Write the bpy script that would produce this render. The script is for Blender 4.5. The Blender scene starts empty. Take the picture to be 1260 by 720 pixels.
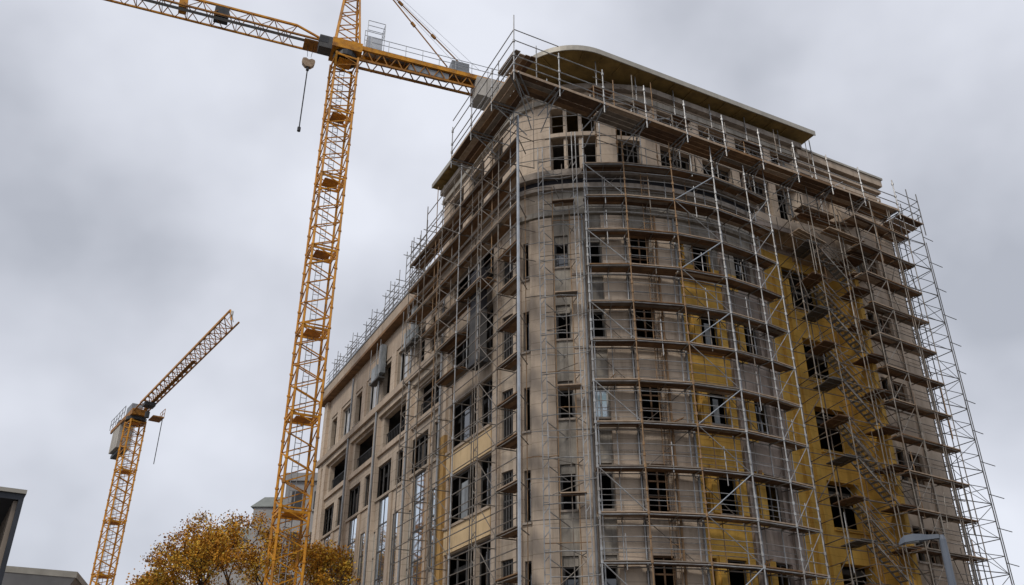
import bpy, math, random
from mathutils import Vector
R_ = math.radians
random.seed(7)
# ------------------------------------------------------------------ camera, sky, sun, exposure
scene = bpy.context.scene
col = scene.collection
EYE = 1.6
cam_data = bpy.data.cameras.new('camera')
cam = bpy.data.objects.new('camera', cam_data); col.objects.link(cam)
cam.location = (0, 0, EYE)
cam.rotation_euler = (R_(90 + 27.912), 0, 0)
cam_data.sensor_width = 36.0
cam_data.lens = 36.0 * 1081.1 / 1260.0
cam_data.clip_end = 3000
scene.camera = cam

world = bpy.data.worlds.new('World'); scene.world = world; world.use_nodes = True
wn, wl = world.node_tree.nodes, world.node_tree.links
wn.clear()
w_out = wn.new('ShaderNodeOutputWorld'); w_bg = wn.new('ShaderNodeBackground')
w_sky = wn.new('ShaderNodeTexSky'); w_sky.sky_type = 'NISHITA'; w_sky.sun_disc = False
SUN_EL, SUN_AZ = 46.0, 212.0          # compass-like azimuth from +Y towards +X
w_sky.sun_elevation = R_(SUN_EL); w_sky.sun_rotation = R_(SUN_AZ)
w_tc = wn.new('ShaderNodeTexCoord')
w_map = wn.new('ShaderNodeMapping'); w_map.inputs['Scale'].default_value = (1.0, 1.0, 1.1685)
w_map.inputs['Location'].default_value = (6.4635, -19.1454, -26.1156)
w_n1 = wn.new('ShaderNodeTexNoise'); w_n1.inputs['Scale'].default_value = 2.1659
w_n1.inputs['Detail'].default_value = 5; w_n1.inputs['Roughness'].default_value = 0.44
w_n1.inputs['Distortion'].default_value = 0.0
w_ramp = wn.new('ShaderNodeValToRGB')
w_ramp.color_ramp.elements[0].position = 0.39; w_ramp.color_ramp.elements[0].color = (0.425, 0.447, 0.505, 1)
w_ramp.color_ramp.elements[1].position = 0.60; w_ramp.color_ramp.elements[1].color = (0.75, 0.775, 0.85, 1)
e = w_ramp.color_ramp.elements.new(0.495); e.color = (0.60, 0.622, 0.69, 1)
w_sc = wn.new('ShaderNodeVectorMath'); w_sc.operation = 'SCALE'; w_sc.inputs['Scale'].default_value = 0.08
w_mix = wn.new('ShaderNodeMix'); w_mix.data_type = 'RGBA'; w_mix.inputs['Factor'].default_value = 0.93
wl.new(w_tc.outputs['Generated'], w_map.inputs['Vector']); wl.new(w_map.outputs['Vector'], w_n1.inputs['Vector'])
wl.new(w_n1.outputs['Fac'], w_ramp.inputs['Fac'])
wl.new(w_sky.outputs['Color'], w_sc.inputs[0]); wl.new(w_sc.outputs['Vector'], w_mix.inputs['A'])
wl.new(w_ramp.outputs['Color'], w_mix.inputs['B']); wl.new(w_mix.outputs['Result'], w_bg.inputs['Color'])
w_bg.inputs['Strength'].default_value = 1.0
wl.new(w_bg.outputs['Background'], w_out.inputs['Surface'])

sun_d = bpy.data.lights.new('sun', 'SUN'); sun_d.energy = 1.4; sun_d.angle = R_(12); sun_d.color = (1.0, 0.94, 0.86)
sun = bpy.data.objects.new('sun', sun_d); col.objects.link(sun)
sd = Vector((math.sin(R_(SUN_AZ)) * math.cos(R_(SUN_EL)), math.cos(R_(SUN_AZ)) * math.cos(R_(SUN_EL)), math.sin(R_(SUN_EL))))
sun.rotation_euler = (-sd).to_track_quat('-Z', 'Y').to_euler()
sun.location = sd * 100
vs = scene.view_settings
vs.view_transform = 'Standard'; vs.look = 'None'; vs.exposure = 0.18; vs.gamma = 1.0
scene.cycles.max_bounces = 6; scene.cycles.diffuse_bounces = 3; scene.cycles.transparent_max_bounces = 8

# ------------------------------------------------------------------ materials
MATS = {}
def mat(name, c, c2=None, rough=0.8, scale=1.5, streak=1.0, metal=0.0, bump=0.0, c3=None, spots=0.0, spec=0.3, drip=0.0, course=0.0):
    m = bpy.data.materials.new(name); m.use_nodes = True
    n, l = m.node_tree.nodes, m.node_tree.links
    b = n['Principled BSDF']; b.inputs['Roughness'].default_value = rough; b.inputs['Metallic'].default_value = metal
    if 'Specular IOR Level' in b.inputs: b.inputs['Specular IOR Level'].default_value = spec
    c2 = c2 or tuple(x * 0.72 for x in c)
    tc = n.new('ShaderNodeTexCoord'); mp = n.new('ShaderNodeMapping')
    mp.inputs['Scale'].default_value = (1, 1, 1.0 / streak)
    l.new(tc.outputs['Object'], mp.inputs['Vector'])
    nz = n.new('ShaderNodeTexNoise'); nz.inputs['Scale'].default_value = scale; nz.inputs['Detail'].default_value = 7
    nz.inputs['Roughness'].default_value = 0.62
    l.new(mp.outputs['Vector'], nz.inputs['Vector'])
    rp = n.new('ShaderNodeValToRGB'); rp.color_ramp.elements[0].position = 0.33; rp.color_ramp.elements[1].position = 0.66
    rp.color_ramp.elements[0].color = (*c2, 1); rp.color_ramp.elements[1].color = (*c, 1)
    l.new(nz.outputs['Fac'], rp.inputs['Fac'])
    out = rp.outputs['Color']
    if c3:
        nz2 = n.new('ShaderNodeTexNoise'); nz2.inputs['Scale'].default_value = scale * 0.35; nz2.inputs['Detail'].default_value = 5
        l.new(tc.outputs['Object'], nz2.inputs['Vector'])
        rp2 = n.new('ShaderNodeValToRGB'); rp2.color_ramp.elements[0].position = 0.5; rp2.color_ramp.elements[1].position = 0.68
        rp2.color_ramp.elements[0].color = (0, 0, 0, 1); rp2.color_ramp.elements[1].color = (spots, spots, spots, 1)
        l.new(nz2.outputs['Fac'], rp2.inputs['Fac'])
        mx = n.new('ShaderNodeMix'); mx.data_type = 'RGBA'
        l.new(rp2.outputs['Color'], mx.inputs['Factor']); l.new(out, mx.inputs['A']); mx.inputs['B'].default_value = (*c3, 1)
        out = mx.outputs['Result']
    if drip:
        mp3 = n.new('ShaderNodeMapping'); mp3.inputs['Scale'].default_value = (2.6, 2.6, 0.22); l.new(tc.outputs['Object'], mp3.inputs['Vector'])
        nz3 = n.new('ShaderNodeTexNoise'); nz3.inputs['Scale'].default_value = 1.0; nz3.inputs['Detail'].default_value = 6; nz3.inputs['Roughness'].default_value = 0.7
        l.new(mp3.outputs['Vector'], nz3.inputs['Vector'])
        rp3 = n.new('ShaderNodeValToRGB'); rp3.color_ramp.elements[0].position = 0.50; rp3.color_ramp.elements[1].position = 0.72
        rp3.color_ramp.elements[0].color = (1, 1, 1, 1); k = 1 - drip; rp3.color_ramp.elements[1].color = (k, k*.97, k*.94, 1)
        l.new(nz3.outputs['Fac'], rp3.inputs['Fac'])
        m3 = n.new('ShaderNodeMix'); m3.data_type = 'RGBA'; m3.blend_type = 'MULTIPLY'; m3.inputs['Factor'].default_value = 1.0
        l.new(out, m3.inputs['A']); l.new(rp3.outputs['Color'], m3.inputs['B']); out = m3.outputs['Result']
    if course:
        sp = n.new('ShaderNodeSeparateXYZ'); l.new(tc.outputs['Object'], sp.inputs['Vector'])
        dv = n.new('ShaderNodeMath'); dv.operation = 'DIVIDE'; dv.inputs[1].default_value = course; l.new(sp.outputs['Z'], dv.inputs[0])
        fr_ = n.new('ShaderNodeMath'); fr_.operation = 'FRACT'; l.new(dv.outputs[0], fr_.inputs[0])
        lt = n.new('ShaderNodeMath'); lt.operation = 'LESS_THAN'; lt.inputs[1].default_value = 0.045; l.new(fr_.outputs[0], lt.inputs[0])
        m4 = n.new('ShaderNodeMix'); m4.data_type = 'RGBA'; m4.blend_type = 'MULTIPLY'; l.new(lt.outputs[0], m4.inputs['Factor'])
        l.new(out, m4.inputs['A']); m4.inputs['B'].default_value = (.66, .64, .62, 1); out = m4.outputs['Result']
    l.new(out, b.inputs['Base Color'])
    if bump:
        bp = n.new('ShaderNodeBump'); bp.inputs['Strength'].default_value = bump; bp.inputs['Distance'].default_value = 0.03
        nb = n.new('ShaderNodeTexNoise'); nb.inputs['Scale'].default_value = scale * 7; nb.inputs['Detail'].default_value = 4
        l.new(tc.outputs['Object'], nb.inputs['Vector'])
        l.new(nb.outputs['Fac'], bp.inputs['Height']); l.new(bp.outputs['Normal'], b.inputs['Normal'])
    MATS[name] = m
    return m
mat('stone', (0.53, 0.435, 0.335), (0.38, 0.31, 0.24), 0.9, 0.9, 2.5, bump=0.5, c3=(0.24, 0.205, 0.165), spots=0.5, drip=.33, course=.62)
mat('pier_stone', (0.61, 0.495, 0.38), (0.46, 0.37, 0.285), 0.9, 0.8, 3.0, bump=0.5, c3=(0.34, 0.275, 0.215), spots=0.45, drip=.30, course=.62)
mat('panel_stone', (0.50, 0.40, 0.305), (0.37, 0.295, 0.225), 0.9, 0.7, 2.0, bump=0.4, c3=(0.27, 0.22, 0.175), spots=0.4, drip=.30)
mat('grey_render', (0.43, 0.39, 0.33), (0.27, 0.24, 0.20), 0.92, 1.1, 2.0, bump=0.5, c3=(0.13, 0.12, 0.11), spots=0.7, drip=.5)
mat('mauve_render', (0.47, 0.385, 0.325), (0.29, 0.235, 0.20), 0.92, 1.0, 2.0, bump=0.5, c3=(0.15, 0.13, 0.115), spots=0.6, drip=.5)
mat('yellow_render', (0.70, 0.43, 0.095), (0.50, 0.29, 0.06), 0.88, 0.8, 2.0, bump=0.4, c3=(0.34, 0.20, 0.055), spots=0.5, drip=.28, course=.5)
mat('cream_panel', (0.70, 0.52, 0.30), (0.57, 0.41, 0.23), 0.88, 0.6, 2.0, bump=0.25, drip=.22)
mat('ochre_strip', (0.50, 0.30, 0.10), (0.33, 0.20, 0.08), 0.9, 1.6, 3.0, bump=0.4)
mat('cornice', (0.42, 0.36, 0.30), (0.24, 0.205, 0.175), 0.9, 0.8, 1.0, bump=0.5, drip=.4)
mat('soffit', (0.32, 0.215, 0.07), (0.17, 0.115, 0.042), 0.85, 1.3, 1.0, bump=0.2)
mat('fascia', (0.42, 0.39, 0.33), (0.30, 0.275, 0.23), 0.5, 1.0, 1.0, metal=0.2)
mat('shaded_concrete', (0.10, 0.095, 0.09), (0.06, 0.056, 0.052), 0.92, 1.0, 1.0, bump=0.4)  # slabs and columns darkened; the shade of the rooms is put into the colour
mat('inside', (0.045, 0.042, 0.04), (0.028, 0.026, 0.025), 0.95, 1.0, 1.0)  # near-black inner walls, room shade painted into the colour
mat('roofing', (0.12, 0.12, 0.12), None, 0.9)
mat('tube', (0.47, 0.47, 0.465), (0.25, 0.245, 0.235), 0.42, 2.5, 1.0, metal=0.55, c3=(0.20, 0.15, 0.11), spots=0.5)
mat('bright_tube', (0.44, 0.47, 0.50), (0.31, 0.33, 0.35), 0.38, 1.5, 1.0, metal=0.5)
mat('dull_tube', (0.25, 0.225, 0.195), (0.12, 0.10, 0.08), 0.5, 2.5, 1.0, metal=0.35, c3=(0.17, 0.11, 0.07), spots=0.6)
mat('silhouette_tube', (0.15, 0.145, 0.14), (0.08, 0.075, 0.07), 0.5, 2.5, 1.0, metal=0.3)  # tubes darkened; their silhouette against the sky is put into the colour
mat('rust_tube', (0.33, 0.20, 0.10), (0.22, 0.14, 0.08), 0.6, 3.0, 1.0, metal=0.2)
mat('plank', (0.27, 0.155, 0.075), (0.145, 0.08, 0.04), 0.85, 1.6, 1.0, bump=0.3, c3=(0.10, 0.065, 0.04), spots=0.6)
mat('plank_grey', (0.26, 0.215, 0.17), (0.15, 0.12, 0.095), 0.88, 1.8, 1.0, bump=0.3)
mat('plank_dark', (0.145, 0.08, 0.042), (0.08, 0.045, 0.026), 0.88, 1.8, 1.0, bump=0.3)
mat('plank_pale', (0.43, 0.33, 0.24), (0.30, 0.21, 0.14), 0.85, 3.0, 1.0, bump=0.3)
mat('crane_yellow', (0.68, 0.30, 0.014), (0.44, 0.175, 0.012), 0.55, 2.6, 1.0, c3=(0.16, 0.07, 0.025), spots=0.75)
mat('crane_rust', (0.42, 0.18, 0.022), (0.20, 0.085, 0.02), 0.6, 2.0, 1.0)
mat('dark_metal', (0.06, 0.06, 0.062), (0.035, 0.035, 0.036), 0.5, 2.0, metal=0.3)
mat('grey_metal', (0.30, 0.31, 0.32), (0.22, 0.225, 0.23), 0.5, 2.0, metal=0.4)
mat('ballast', (0.50, 0.465, 0.41), (0.33, 0.305, 0.27), 0.9, 0.9, 2.0, bump=0.3)
mat('white_box', (0.55, 0.57, 0.60), (0.45, 0.47, 0.50), 0.6, 1.2)
mat('sheeting', (0.33, 0.355, 0.37), (0.14, 0.15, 0.155), 0.45, 2.2, 2.5)
mat('black_sheet_gap_shade', (0.028, 0.026, 0.030), (0.018, 0.017, 0.02), 0.6, 2.0, 2.0)  # sheet of the hoist box; also paints the shadow gap under the cornice
mat('dark_sheet', (0.10, 0.095, 0.09), (0.055, 0.052, 0.05), 0.7, 2.0, 3.0)
mat('frame_grey', (0.10, 0.095, 0.09), None, 0.6, 3.0)
mat('frame_white', (0.55, 0.55, 0.54), (0.45, 0.45, 0.44), 0.6, 3.0)
mat('frame_brown', (0.17, 0.10, 0.055), (0.10, 0.06, 0.035), 0.7, 3.0)
mat('bark', (0.075, 0.052, 0.04), (0.045, 0.032, 0.026), 0.95, 4.0, 3.0, bump=0.5)
mat('leaf_a', (0.62, 0.29, 0.025), (0.45, 0.19, 0.02), 0.75, 0.9)
mat('leaf_b', (0.36, 0.16, 0.022), (0.25, 0.105, 0.018), 0.75, 0.9)
mat('leaf_c', (0.62, 0.38, 0.05), (0.46, 0.25, 0.03), 0.75, 0.9)
mat('leaf_d', (0.50, 0.33, 0.04), (0.33, 0.21, 0.03), 0.75, 0.9)
mat('asphalt', (0.06, 0.06, 0.062), (0.04, 0.04, 0.041), 0.95, 2.0, bump=0.4)
mat('paving', (0.14, 0.135, 0.13), (0.09, 0.087, 0.084), 0.95, 1.5, bump=0.3)
mat('slate', (0.045, 0.05, 0.06), (0.03, 0.033, 0.04), 0.55, 2.0)
mat('timber_slat', (0.33, 0.27, 0.215), (0.21, 0.17, 0.135), 0.85, 2.0, 4.0)
mat('old_stone', (0.39, 0.375, 0.36), (0.29, 0.28, 0.27), 0.92, 0.6, 2.0, bump=0.3)
mat('copper_green', (0.25, 0.265, 0.245), (0.18, 0.19, 0.178), 0.8, 0.8)
mat('lamp_grey', (0.155, 0.175, 0.205), (0.12, 0.135, 0.16), 0.45, 1.0, metal=0.3)
mat('lamp_lens', (0.5, 0.5, 0.48), None, 0.3)
mat('paint_white', (0.7, 0.7, 0.68), (0.5, 0.5, 0.49), 0.8, 2.0)
for nm in ('leaf_a', 'leaf_b', 'leaf_c'):
    b_ = MATS[nm].node_tree.nodes['Principled BSDF']
    if 'Transmission Weight' in b_.inputs: b_.inputs['Specular IOR Level'].default_value = 0.15
def glass_mat(name, c, rough):
    m = bpy.data.materials.new(name); m.use_nodes = True
    b = m.node_tree.nodes['Principled BSDF']
    b.inputs['Base Color'].default_value = (*c, 1); b.inputs['Roughness'].default_value = rough
    b.inputs['Specular IOR Level'].default_value = 1.0; b.inputs['IOR'].default_value = 2.2
    b.inputs['Coat Weight'].default_value = 0.6; b.inputs['Coat Roughness'].default_value = 0.03
    MATS[name] = m
glass_mat('glass', (0.72, 0.82, 0.90), 0.05); glass_mat('dark_glass', (0.02, 0.022, 0.025), 0.08); MATS['dark_glass'].node_tree.nodes['Principled BSDF'].inputs['IOR'].default_value = 1.5; MATS['glass'].node_tree.nodes['Principled BSDF'].inputs['Metallic'].default_value = 0.9
glass_mat('blue_film', (0.36, 0.55, 0.66), 0.25)

# ------------------------------------------------------------------ mesh helpers
class MB:
    def __init__(s): s.v = []; s.f = []; s.m = []
    def quad(s, a, b, c, d, mi=0):
        i = len(s.v); s.v += [tuple(a), tuple(b), tuple(c), tuple(d)]; s.f.append((i, i+1, i+2, i+3)); s.m.append(mi)
    def hexa(s, p, mi=0):      # p: 4 bottom + 4 top
        i = len(s.v); s.v += [tuple(q) for q in p]
        for f in ((0,3,2,1),(4,5,6,7),(0,1,5,4),(1,2,6,5),(2,3,7,6),(3,0,4,7)):
            s.f.append(tuple(i+k for k in f)); s.m.append(mi)
    def beam(s, a, b, w, h=None, up=(0,0,1), mi=0):
        a, b = Vector(a), Vector(b); h = h or w
        d = (b - a).normalized(); u = Vector(up)
        if abs(d.dot(u)) > 0.98: u = Vector((1,0,0)) if abs(d.x) < 0.9 else Vector((0,1,0))
        x = d.cross(u).normalized(); y = x.cross(d).normalized()
        x *= w/2; y *= h/2
        s.hexa([a-x-y, a+x-y, b+x-y, b-x-y, a-x+y, a+x+y, b+x+y, b-x+y], mi)
    def tube(s, a, b, r, n=6, r2=None, mi=0, cap=True):
        a, b = Vector(a), Vector(b); r2 = r if r2 is None else r2
        d = (b - a).normalized(); u = Vector((0,0,1)) if abs(d.z) < 0.95 else Vector((1,0,0))
        x = d.cross(u).normalized(); y = d.cross(x)
        i = len(s.v)
        for k in range(n):
            t = 2*math.pi*k/n; o = x*math.cos(t) + y*math.sin(t)
            s.v.append(tuple(a + o*r)); s.v.append(tuple(b + o*r2))
        for k in range(n):
            k2 = (k+1) % n
            s.f.append((i+2*k, i+2*k2, i+2*k2+1, i+2*k+1)); s.m.append(mi)
        if cap:
            s.f.append(tuple(i+2*k for k in range(n))[::-1]); s.m.append(mi)
            s.f.append(tuple(i+2*k+1 for k in range(n))); s.m.append(mi)
    def poly_tube(s, pts, r, n=6, mi=0):
        for a, b in zip(pts[:-1], pts[1:]): s.tube(a, b, r, n, mi=mi)
    def box(s, x0, x1, y0, y1, z0, z1, mi=0):
        s.hexa([(x0,y0,z0),(x1,y0,z0),(x1,y1,z0),(x0,y1,z0),(x0,y0,z1),(x1,y0,z1),(x1,y1,z1),(x0,y1,z1)], mi)
    def ngon_prism(s, pts, z0, z1, mi=0, mi_bottom=None):
        i = len(s.v); n = len(pts)
        s.v += [(p[0],p[1],z0) for p in pts] + [(p[0],p[1],z1) for p in pts]
        s.f.append(tuple(range(i, i+n))[::-1]); s.m.append(mi if mi_bottom is None else mi_bottom)
        s.f.append(tuple(range(i+n, i+2*n))); s.m.append(mi)
        for k in range(n):
            k2 = (k+1) % n; s.f.append((i+k, i+k2, i+n+k2, i+n+k)); s.m.append(mi)
    def build(s, name, mats, parent=None, base=None):
        me = bpy.data.meshes.new(name)
        b = Vector(base) if base is not None else (root_loc(parent) if parent else Vector((0,0,0)))
        me.from_pydata([(x-b.x, y-b.y, z-b.z) for x, y, z in s.v], [], s.f)
        if isinstance(mats, str): mats = [mats]
        for m in mats: me.materials.append(MATS[m])
        if len(mats) > 1: me.polygons.foreach_set('material_index', s.m)
        me.update()
        o = bpy.data.objects.new(name, me); col.objects.link(o)
        if parent: o.parent = parent
        else: o.location = b
        return o
def root_loc(o):
    while o.parent: o = o.parent
    return Vector(o.location)
def tag(o, label, cat, group=None, kind=None):
    if label: o['label'] = label
    if cat: o['category'] = cat
    if group: o['group'] = group
    if kind: o['kind'] = kind
    return o
def thing(name, label, cat, loc, group=None):
    o = bpy.data.objects.new(name, None); col.objects.link(o); o.location = loc
    o.empty_display_size = 0.3
    return tag(o, label, cat, group)

# building axes: u runs along the right front, v along the left front (both horizontal)
AZ2 = R_(63.0)
D2 = Vector((math.sin(AZ2), math.cos(AZ2))); D1 = Vector((-D2.y, D2.x))
def xy(u, v): return D2*u + D1*v
def W(u, v, h): p = xy(u, v); return Vector((p.x, p.y, h + EYE))      # h is height above the eye
BC = Vector((4.65, 51.4)); BR = 13.3                                  # centre and radius of the bowed front
def bowp(phi, r): a = R_(phi); return BC + Vector((math.sin(a), -math.cos(a)))*r
ZG = -EYE                                                             # ground in eye heights

class Path:
    """plan polyline with outward (right hand) normals"""
    def __init__(s, pts):
        s.p = [Vector(q) for q in pts]
        s.c = [0.0]
        for a, b in zip(s.p[:-1], s.p[1:]): s.c.append(s.c[-1] + (b-a).length)
        s.L = s.c[-1]; s.n = []
        for i in range(len(s.p)):
            t = []
            if i > 0: t.append((s.p[i]-s.p[i-1]).normalized())
            if i < len(s.p)-1: t.append((s.p[i+1]-s.p[i]).normalized())
            nn = [Vector((q.y, -q.x)) for q in t]
            if len(nn) == 1: s.n.append(nn[0])
            else:
                m = (nn[0]+nn[1]).normalized(); s.n.append(m / max(0.35, m.dot(nn[0])))
    def at(s, d, off=0.0):
        if d <= 0: return s.p[0] + s.n[0]*off + (s.p[1]-s.p[0]).normalized()*d
        for i in range(len(s.p)-1):
            if d <= s.c[i+1] + 1e-9:
                k = (d - s.c[i])/(s.c[i+1]-s.c[i])
                return s.p[i].lerp(s.p[i+1], k) + s.n[i].lerp(s.n[i+1], k)*off
        return s.p[-1] + s.n[-1]*off + (s.p[-1]-s.p[-2]).normalized()*(d-s.L)
    def knots(s, a, b):
        r = [a] + [c for c in s.c if a + 1e-4 < c < b - 1e-4] + [b]
        return r
    def P(s, d, off, h): q = s.at(d, off); return (q.x, q.y, h + EYE)

def facade(mb, path, s0, s1, h0, h1, opens, off=0.0, depth=0.45, matfn=None, cuts=(), hcuts=()):
    ss = set(path.knots(s0, s1)) | {c for c in cuts if s0 < c < s1}
    hs = {h0, h1} | {c for c in hcuts if h0 < c < h1}
    for o in opens:
        ss |= {max(s0, o[0]), min(s1, o[1])}; hs |= {o[2], o[3]}
    ss = sorted(ss); hs = sorted(h for h in hs if h0 <= h <= h1)
    def merge(l):
        r = [l[0]]
        for q in l[1:]:
            if q - r[-1] > 1e-4: r.append(q)
        return r
    ss, hs = merge(ss), merge(hs)
    P = lambda d, o, h: path.P(d, o, h)
    def inside(sm, hm):
        for o in opens:
            if o[0] < sm < o[1] and o[2] < hm < o[3]: return True
        return False
    for a, b in zip(ss[:-1], ss[1:]):
        for c, d in zip(hs[:-1], hs[1:]):
            if inside((a+b)/2, (c+d)/2): continue
            mi = matfn((a+b)/2, (c+d)/2) if matfn else 0
            mb.quad(P(a,off,c), P(b,off,c), P(b,off,d), P(a,off,d), mi)
    for o in opens:
        a, b, c, d = o[:4]; dp = o[4] if len(o) > 4 else depth
        mi = matfn((a+b)/2, c - 0.05) if matfn else 0
        ks = path.knots(a, b)
        for k0, k1 in zip(ks[:-1], ks[1:]):
            mb.quad(P(k0,off,c), P(k0,off-dp,c), P(k1,off-dp,c), P(k1,off,c), mi)
            mb.quad(P(k0,off,d), P(k1,off,d), P(k1,off-dp,d), P(k0,off-dp,d), mi)
        mb.quad(P(a,off,c), P(a,off,d), P(a,off-dp,d), P(a,off-dp,c), mi)
        mb.quad(P(b,off,c), P(b,off-dp,c), P(b,off-dp,d), P(b,off,d), mi)
def strip(mb, path, s0, s1, h0, h1, o0, o1, mi=0):
    """solid band following the path between two offsets (o0 inner, o1 outer)"""
    ks = path.knots(s0, s1); P = path.P
    for a, b in zip(ks[:-1], ks[1:]):
        mb.quad(P(a,o1,h0), P(b,o1,h0), P(b,o1,h1), P(a,o1,h1), mi)
        mb.quad(P(a,o0,h0), P(b,o0,h0), P(b,o1,h0), P(a,o1,h0), mi)
        mb.quad(P(a,o1,h1), P(b,o1,h1), P(b,o0,h1), P(a,o0,h1), mi)
        mb.quad(P(b,o0,h0), P(a,o0,h0), P(a,o0,h1), P(b,o0,h1), mi)
    mb.quad(P(s0,o0,h0), P(s0,o1,h0), P(s0,o1,h1), P(s0,o0,h1), mi)
    mb.quad(P(s1,o1,h0), P(s1,o0,h0), P(s1,o0,h1), P(s1,o1,h1), mi)
def part_strip(name, m, parent, *a):
    mb = MB(); strip(mb, *a); return mb.build(name, m, parent)

# ------------------------------------------------------------------ ground, street
def sheet(name, pts, z, m):
    mb = MB(); i = 0
    mb.v = [(p[0], p[1], z) for p in pts]; mb.f = [tuple(range(len(pts)))]; mb.m = [0]
    return tag(mb.build(name, m), None, None, kind='structure')
sheet('ground', [(-1500,-1500),(1500,-1500),(1500,1500),(-1500,1500)], -0.008, 'paving')
def uvpoly(l): return [xy(u, v) for u, v in l]
sheet('road', uvpoly([(-60, 6), (90, 6), (90, 18), (-60, 18)]), 0.0, 'asphalt')
mb = MB(); mb.ngon_prism(uvpoly([(10.5, 19.5), (60, 19.5), (60, 90), (10.5, 90)]), -0.005, 0.13)
tag(mb.build('pavement', 'paving'), None, None, kind='structure')
mb = MB()
for k in range(-10, 16):
    u0 = k*5.0
    a, b, c, d = uvpoly([(u0, 11.93), (u0+2.4, 11.93), (u0+2.4, 12.07), (u0, 12.07)])
    mb.quad((*a, .004), (*b, .004), (*c, .004), (*d, .004))
tag(mb.build('lane_marking', 'paint_white'), None, None, kind='structure')

# ------------------------------------------------------------------ corner building
BLD = thing('corner_building', 'beige stone corner building with bowed front, yellow bays and empty window openings', 'building', W(26, 40, ZG))
UL = 17.7
# plan: left front -> corner arc (r 4) -> bowed front
CA = xy(UL + 4.0, 36.4)
lp = [xy(UL, v) for v in (68.5, 60, 52, 46, 40, 37.5)]
arc = [CA + Vector((math.sin(R_(a)), -math.cos(R_(a))))*4.0 for a in [(-63 + 51.5*k/12) for k in range(13)]]
bow = [bowp(-11.5 + 52.5*k/24, BR) for k in range(1, 25)]
MAIN = Path(lp + arc + bow)
S_ARC0 = sum((b-a).length for a, b in zip((lp+[arc[0]])[:-1], (lp+[arc[0]])[1:]))
S_BOW0 = S_ARC0 + sum((b-a).length for a, b in zip(arc[:-1], arc[1:]))
S_END = MAIN.L
def sv(v): return 68.5 - v
def sb(phi): return S_BOW0 + (S_END - S_BOW0)*(phi + 11.5)/52.5
def s_az(az):
    best = None; t = math.tan(R_(az))
    k = sv(45)
    while k < S_END:
        q = MAIN.at(k)
        if q.x/q.y >= t: return k
        k += 0.02
    return S_END
H_CORN = 26.75
HEADS = [23.56, 19.6, 15.6, 11.6, 7.6, 3.6]
opens = []; windows = []     # windows: (s0,s1,h0,h1,style)
def win(s0, s1, h0, h1, style, depth=0.3):
    opens.append((s0, s1, h0, h1, depth)); windows.append((s0, s1, h0, h1, style))
# left wing bays (pitch 6.15 m) seen beyond the scaffold
BAYS = [45.2, 51.35, 57.5, 63.65]
for k, c in enumerate(BAYS):
    a = sv(c + 1.0)
    # upper storey: two openings with a pier between
    if k == 0:
        win(sv(47.9), sv(44.9), 21.5, 24.05, 'half_glazed')
        win(sv(44.3), sv(43.2), 21.5, 24.05, 'empty')
    else:
        win(sv(c + 2.9), sv(c + 1.25), 21.5, 23.95, 'empty')
        win(sv(c + 0.1), sv(c - 1.85), 21.5, 23.95, 'half_glazed')
    # loggia storey, deep and dark, with a rail
    win(sv(c + 2.1), sv(c - 2.1), 17.9, 20.0, 'loggia', 0.35)
    # two windows
    win(sv(c + 2.9), sv(c + 0.15), 14.65, 16.8, 'triple')
    win(sv(c - 0.75), sv(c - 1.95), 14.65, 16.85, 'single')
    # tall glazed slots
    win(sv(c + 1.95), sv(c + 0.1), 3.0, 14.45, 'tall_glass', 0.10)
    win(sv(c - 0.75), sv(c - 1.7), 8.6, 13.0, 'tall_glass', 0.10)
    win(sv(c + 3.1), sv(c + 2.3), 6.0, 12.6, 'tall_glass', 0.10)
# yellow-panelled bay near the corner
for hd in (21.0, 17.0, 13.0, 9.0, 5.0):
    win(sv(42.2), sv(38.75), hd - 2.55, hd, 'triple')
    win(sv(38.5), sv(36.85), hd - 2.55, hd, 'double')
win(sv(42.2), sv(36.85), 22.6, 25.2, 'triple')
# louvred column and corner windows on the arc
sL0, sL1 = s_az(-0.72), s_az(0.12)
sK0, sK1 = s_az(0.80), s_az(1.22)
for i, hd in enumerate(HEADS):
    tall = 1.85 if i < 3 else 2.05
    win(sL0, sL1, hd - 2.6, hd + 0.1, 'louvre', .2)
    win(sK0, sK1, hd - tall - 0.4, hd - 0.1, 'single', .2)
    win(sb(-10.9), sb(-7.9), hd - tall, hd, 'blind_head')
    win(sb(-3.8), sb(-0.9), hd - tall, hd, 'blue' if i == 2 else 'blind_head')
    win(sb(5.7), sb(10.1), hd - tall - .15, hd, 'ladder')
    win(sb(20.4), sb(24.8), hd - tall, hd, 'single')
    win(sb(17.0), sb(18.2), hd - tall, hd, 'empty')
    win(sb(31.9), sb(37.0), hd - tall - .1, hd + .1, 'double')
def main_mat(s, h):
    if s < S_ARC0 - 1.0:
        v = 68.5 - s
        if 36.6 < v < 42.45 and h < 16.5: return 5
        return 0
    if s < S_BOW0: return 0
    phi = -11.5 + 52.5*(s - S_BOW0)/(S_END - S_BOW0)
    if h > 22.2: return 1
    if -4.1 < phi < -0.7 or -11.3 < phi < -7.6: return 1
    if 16.2 < phi < 26.9: return 3
    if 28.9 < phi < 32.0: return 3 if (h % 4.0) > 1.2 and (h % 4.0) < 3.7 else 4
    if phi > 26.9: return 4
    if 5.3 < phi < 10.4: return 5
    return 0
cuts = [sb(p) for p in (-11.3, -7.6, -4.1, -.7, 5.3, 10.4, 16.2, 26.9, 28.9, 32.0)] + [sv(42.45), sv(36.6)]
mb = MB()
hc = [16.5, 22.2] + [1.2 + 4*k for k in range(6)] + [3.7 + 4*k for k in range(6)]
facade(mb, MAIN, 0, S_END, ZG, H_CORN, opens, 0.0, 0.5, main_mat, cuts, hc)
mb.build('wall', ['stone', 'grey_render', 'cream_panel', 'yellow_render', 'mauve_render', 'pier_stone'], BLD)

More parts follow.
